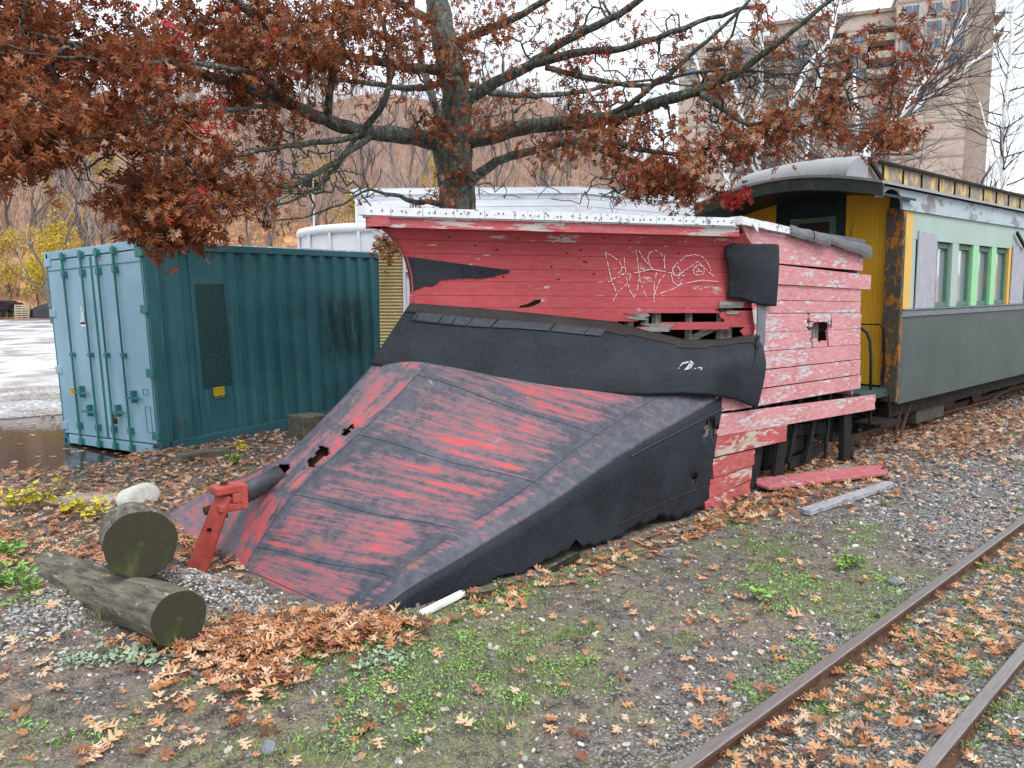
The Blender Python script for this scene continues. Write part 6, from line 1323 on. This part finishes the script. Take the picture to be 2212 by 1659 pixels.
c = view_fan(42000, 2.7, 9.5, pw=.9); c = c[~inplow(c[:, 0], c[:, 1])]; c = c[rng.random(len(c)) < np.clip(.5 + .5 * vnoise(c[:, 0], c[:, 1], 1.1, 6), .1, 1) * np.where(c[:, 0] > 6.5, .2, 1)]; blades('dry_grass', c, rng.uniform(.015, .05, len(c)), rng.uniform(.0006, .0012, len(c)), [(0, (.10, .06, .035)), (.5, (.26, .17, .10)), (1, (.42, .33, .2))], 2.2)
def clumps(name, cs, per, rad, S, cols, zz=.01, tilt=.35, tmpl=1):
    P = []; 
    for (x, y), k in zip(cs, rng.uniform(.5, 1.4, len(cs))): n = int(per * k); v = rng.normal(0, rad * k, (n, 2)); P.append(np.stack([x + v[:, 0], y + v[:, 1]], 1))
    P = np.concatenate(P); n = len(P); a = rng.uniform(0, 6.28, n); A = np.stack([np.cos(a), np.sin(a), rng.uniform(.0, .7, n)], 1); N = np.stack([rng.normal(0, tilt, n), rng.normal(0, tilt, n), np.ones(n)], 1)
    q = NT(name + '_leaf', .6, .3); m = q.out(q.ramp(q.attr(), cols)); return tag(leaves(name, np.column_stack([P, hg(P[:, 0], P[:, 1]) + zz + rng.random(n) * zz]), A, N, rng.uniform(.6, 1.3, n) * S, m, .4, tmpl), kind='stuff')
cc = view_fan(1400, 2.8, 8.5); cc = cc[~inplow(cc[:, 0], cc[:, 1])]; cc = cc[rng.random(len(cc)) < grassmask(cc) * .9]; cc = cc[:330]; clumps('clover', cc, 55, .045, .016, [(0, (.08, .16, .03)), (.6, (.17, .33, .06)), (1, (.30, .46, .14))])
cc = view_fan(300, 3, 12); cc = cc[~inplow(cc[:, 0], cc[:, 1])]; cc = cc[cc[:, 0] > 2][:50]; blades('grass_tufts', np.concatenate([nrm(p, (.06, .04), 130) for p in cc]), rng.uniform(.02, .06, 130 * len(cc)), rng.uniform(.0012, .002, 130 * len(cc)), GC, .9)
def weed(name, P, n, h, S, cols, label, cat, up=.9, group=None, tm=1):
    t = thing(name, label, cat, P, group=group); mb = MB(); LP_ = []; LA_ = []
    for k in range(n):
        a = rnd.uniform(0, 6.28); hh = h * rnd.uniform(.5, 1.1); e = Vector((math.cos(a) * hh * .5, math.sin(a) * hh * .5, hh * up)); e0 = Vector((rnd.gauss(0, .03), rnd.gauss(0, .03), -.01)); pts = [e0, e0 + e * .5 + Vector((0, 0, hh * .1)), e0 + e]; mb.tube(pts, [.003, .002, .0015], 4, False)
        for _ in range(9): s_ = rnd.uniform(.3, 1.05); LP_.append(e0 + e * s_ + Vector((rnd.gauss(0, .008), rnd.gauss(0, .008), rnd.gauss(0, .008)))); LA_.append((rnd.gauss(0, 1), rnd.gauss(0, 1), rnd.uniform(-.1, .6)))
    q = NT(name + '_stem', .8); sm_ = q.out((.16, .12, .05)); mb.build('stem', sm_, t); q = NT(name + '_leaf', .6, .3); m = q.out(q.ramp(q.attr(), cols)); ln = len(LP_); leaves('leaf_cluster', LP_, LA_, np.tile((0, 0, 1.), (ln, 1)) + rng.normal(0, .4, (ln, 3)), rng.uniform(.7, 1.3, ln) * S, m, .4, tm, None, t)
YC_ = [(0, (.45, .34, .02)), (.6, (.66, .55, .04)), (1, (.55, .58, .12))]; GC2 = [(0, (.09, .20, .03)), (.6, (.18, .36, .06)), (1, (.30, .46, .12))]
for (x, y, h, n, col, nm, lb) in [(45, 1105, .22, 10, YC_, 'yellow_weed', 'leftmost yellow leaved weed near the puddle edge'), (85, 1098, .20, 9, YC_, 'yellow_weed', 'bright yellow weed second from the left by the puddle'), (145, 1112, .17, 8, YC_, 'yellow_weed', 'yellow weed in front of the tan stone slab'), (205, 1122, .16, 9, YC_, 'yellow_weed', 'yellow weed right of the slab, nearest to the logs'),
        (68, 1285, .13, 9, GC2, 'green_weed', 'broad leaved green weed at the left end of the long log'), (25, 1205, .12, 12, GC2, 'green_weed', 'low green weed patch at the left edge above the long log'), (20, 1270, .11, 12, GC2, 'green_weed', 'green weed at the left edge beside the long log'), (525, 975, .14, 5, YC_, 'yellow_weed', 'lime yellow sapling leaves beside the concrete kerb block'), (510, 1003, .13, 12, GC2, 'green_weed', 'green grass tuft in front of the container behind the plough'),
        (1640, 1298, .10, 6, GC2, 'green_weed', 'small upright green weed amid the gravel and leaves before the rail'), (1830, 1228, .09, 10, GC2, 'green_weed', 'small green weed on the gravel near the flat grey stone')]:
    weed(nm, onG(x, y), n, h * 1.35, .062 if nm == 'yellow_weed' else .045, col, lb, 'weed')
cc = [onG(*p)[:2] for p in ((20, 1225), (15, 1190), (45, 1245), (30, 1310))]; clumps('ground_ivy', cc, 55, .09, .035, GC2, .02)
cc = [onG(*p)[:2] for p in ((290, 1415), (320, 1430), (250, 1430), (800, 1440), (840, 1430), (170, 1430))]; clumps('grey_herb', cc, 70, .05, .035, [(0, (.16, .24, .14)), (1, (.36, .42, .30))], .01)
cc = np.array([onG(*p)[:2] for p in ((225, 1345), (250, 1350), (350, 1390), (400, 1380), (930, 1215), (370, 1210))]); blades('long_dry_grass', np.concatenate([nrm(p, (.03, .03), 26) for p in cc]), rng.uniform(.08, .22, 26 * len(cc)), rng.uniform(.001, .0018, 26 * len(cc)), [(0, (.3, .22, .12)), (.6, (.5, .40, .25)), (1, (.12, .2, .05))], .8)
cc = view_fan(50000, 71, 122, -.75, .62); cc = cc[rng.random(len(cc)) < .35 + .65 * sm(vnoise(cc[:, 0], cc[:, 1], .11, 4), -.5, .3)]; blades('far_woods', cc, rng.uniform(1.5, 6.5, len(cc)), rng.uniform(.010, .026, len(cc)), [(0, (.14, .09, .075)), (.35, (.32, .22, .18)), (.7, (.46, .35, .31)), (.9, (.56, .46, .42)), (1, (.58, .36, .14))], .8)
# undergrowth on the hill foot
cc = view_fan(1500, 53, 84, -.72, .15); cc = cc[RD(cc[:, 0], cc[:, 1])[1] > 56]; P = np.repeat(cc, 26, 0) + rng.normal(0, .55, (len(cc) * 26, 2)); blades('undergrowth', P, rng.uniform(.3, 1.3, len(P)), rng.uniform(.008, .022, len(P)), [(0, (.09, .06, .05)), (.35, (.22, .15, .12)), (.6, (.36, .20, .10)), (.8, (.30, .26, .10)), (1, (.42, .30, .16))], 1.1)
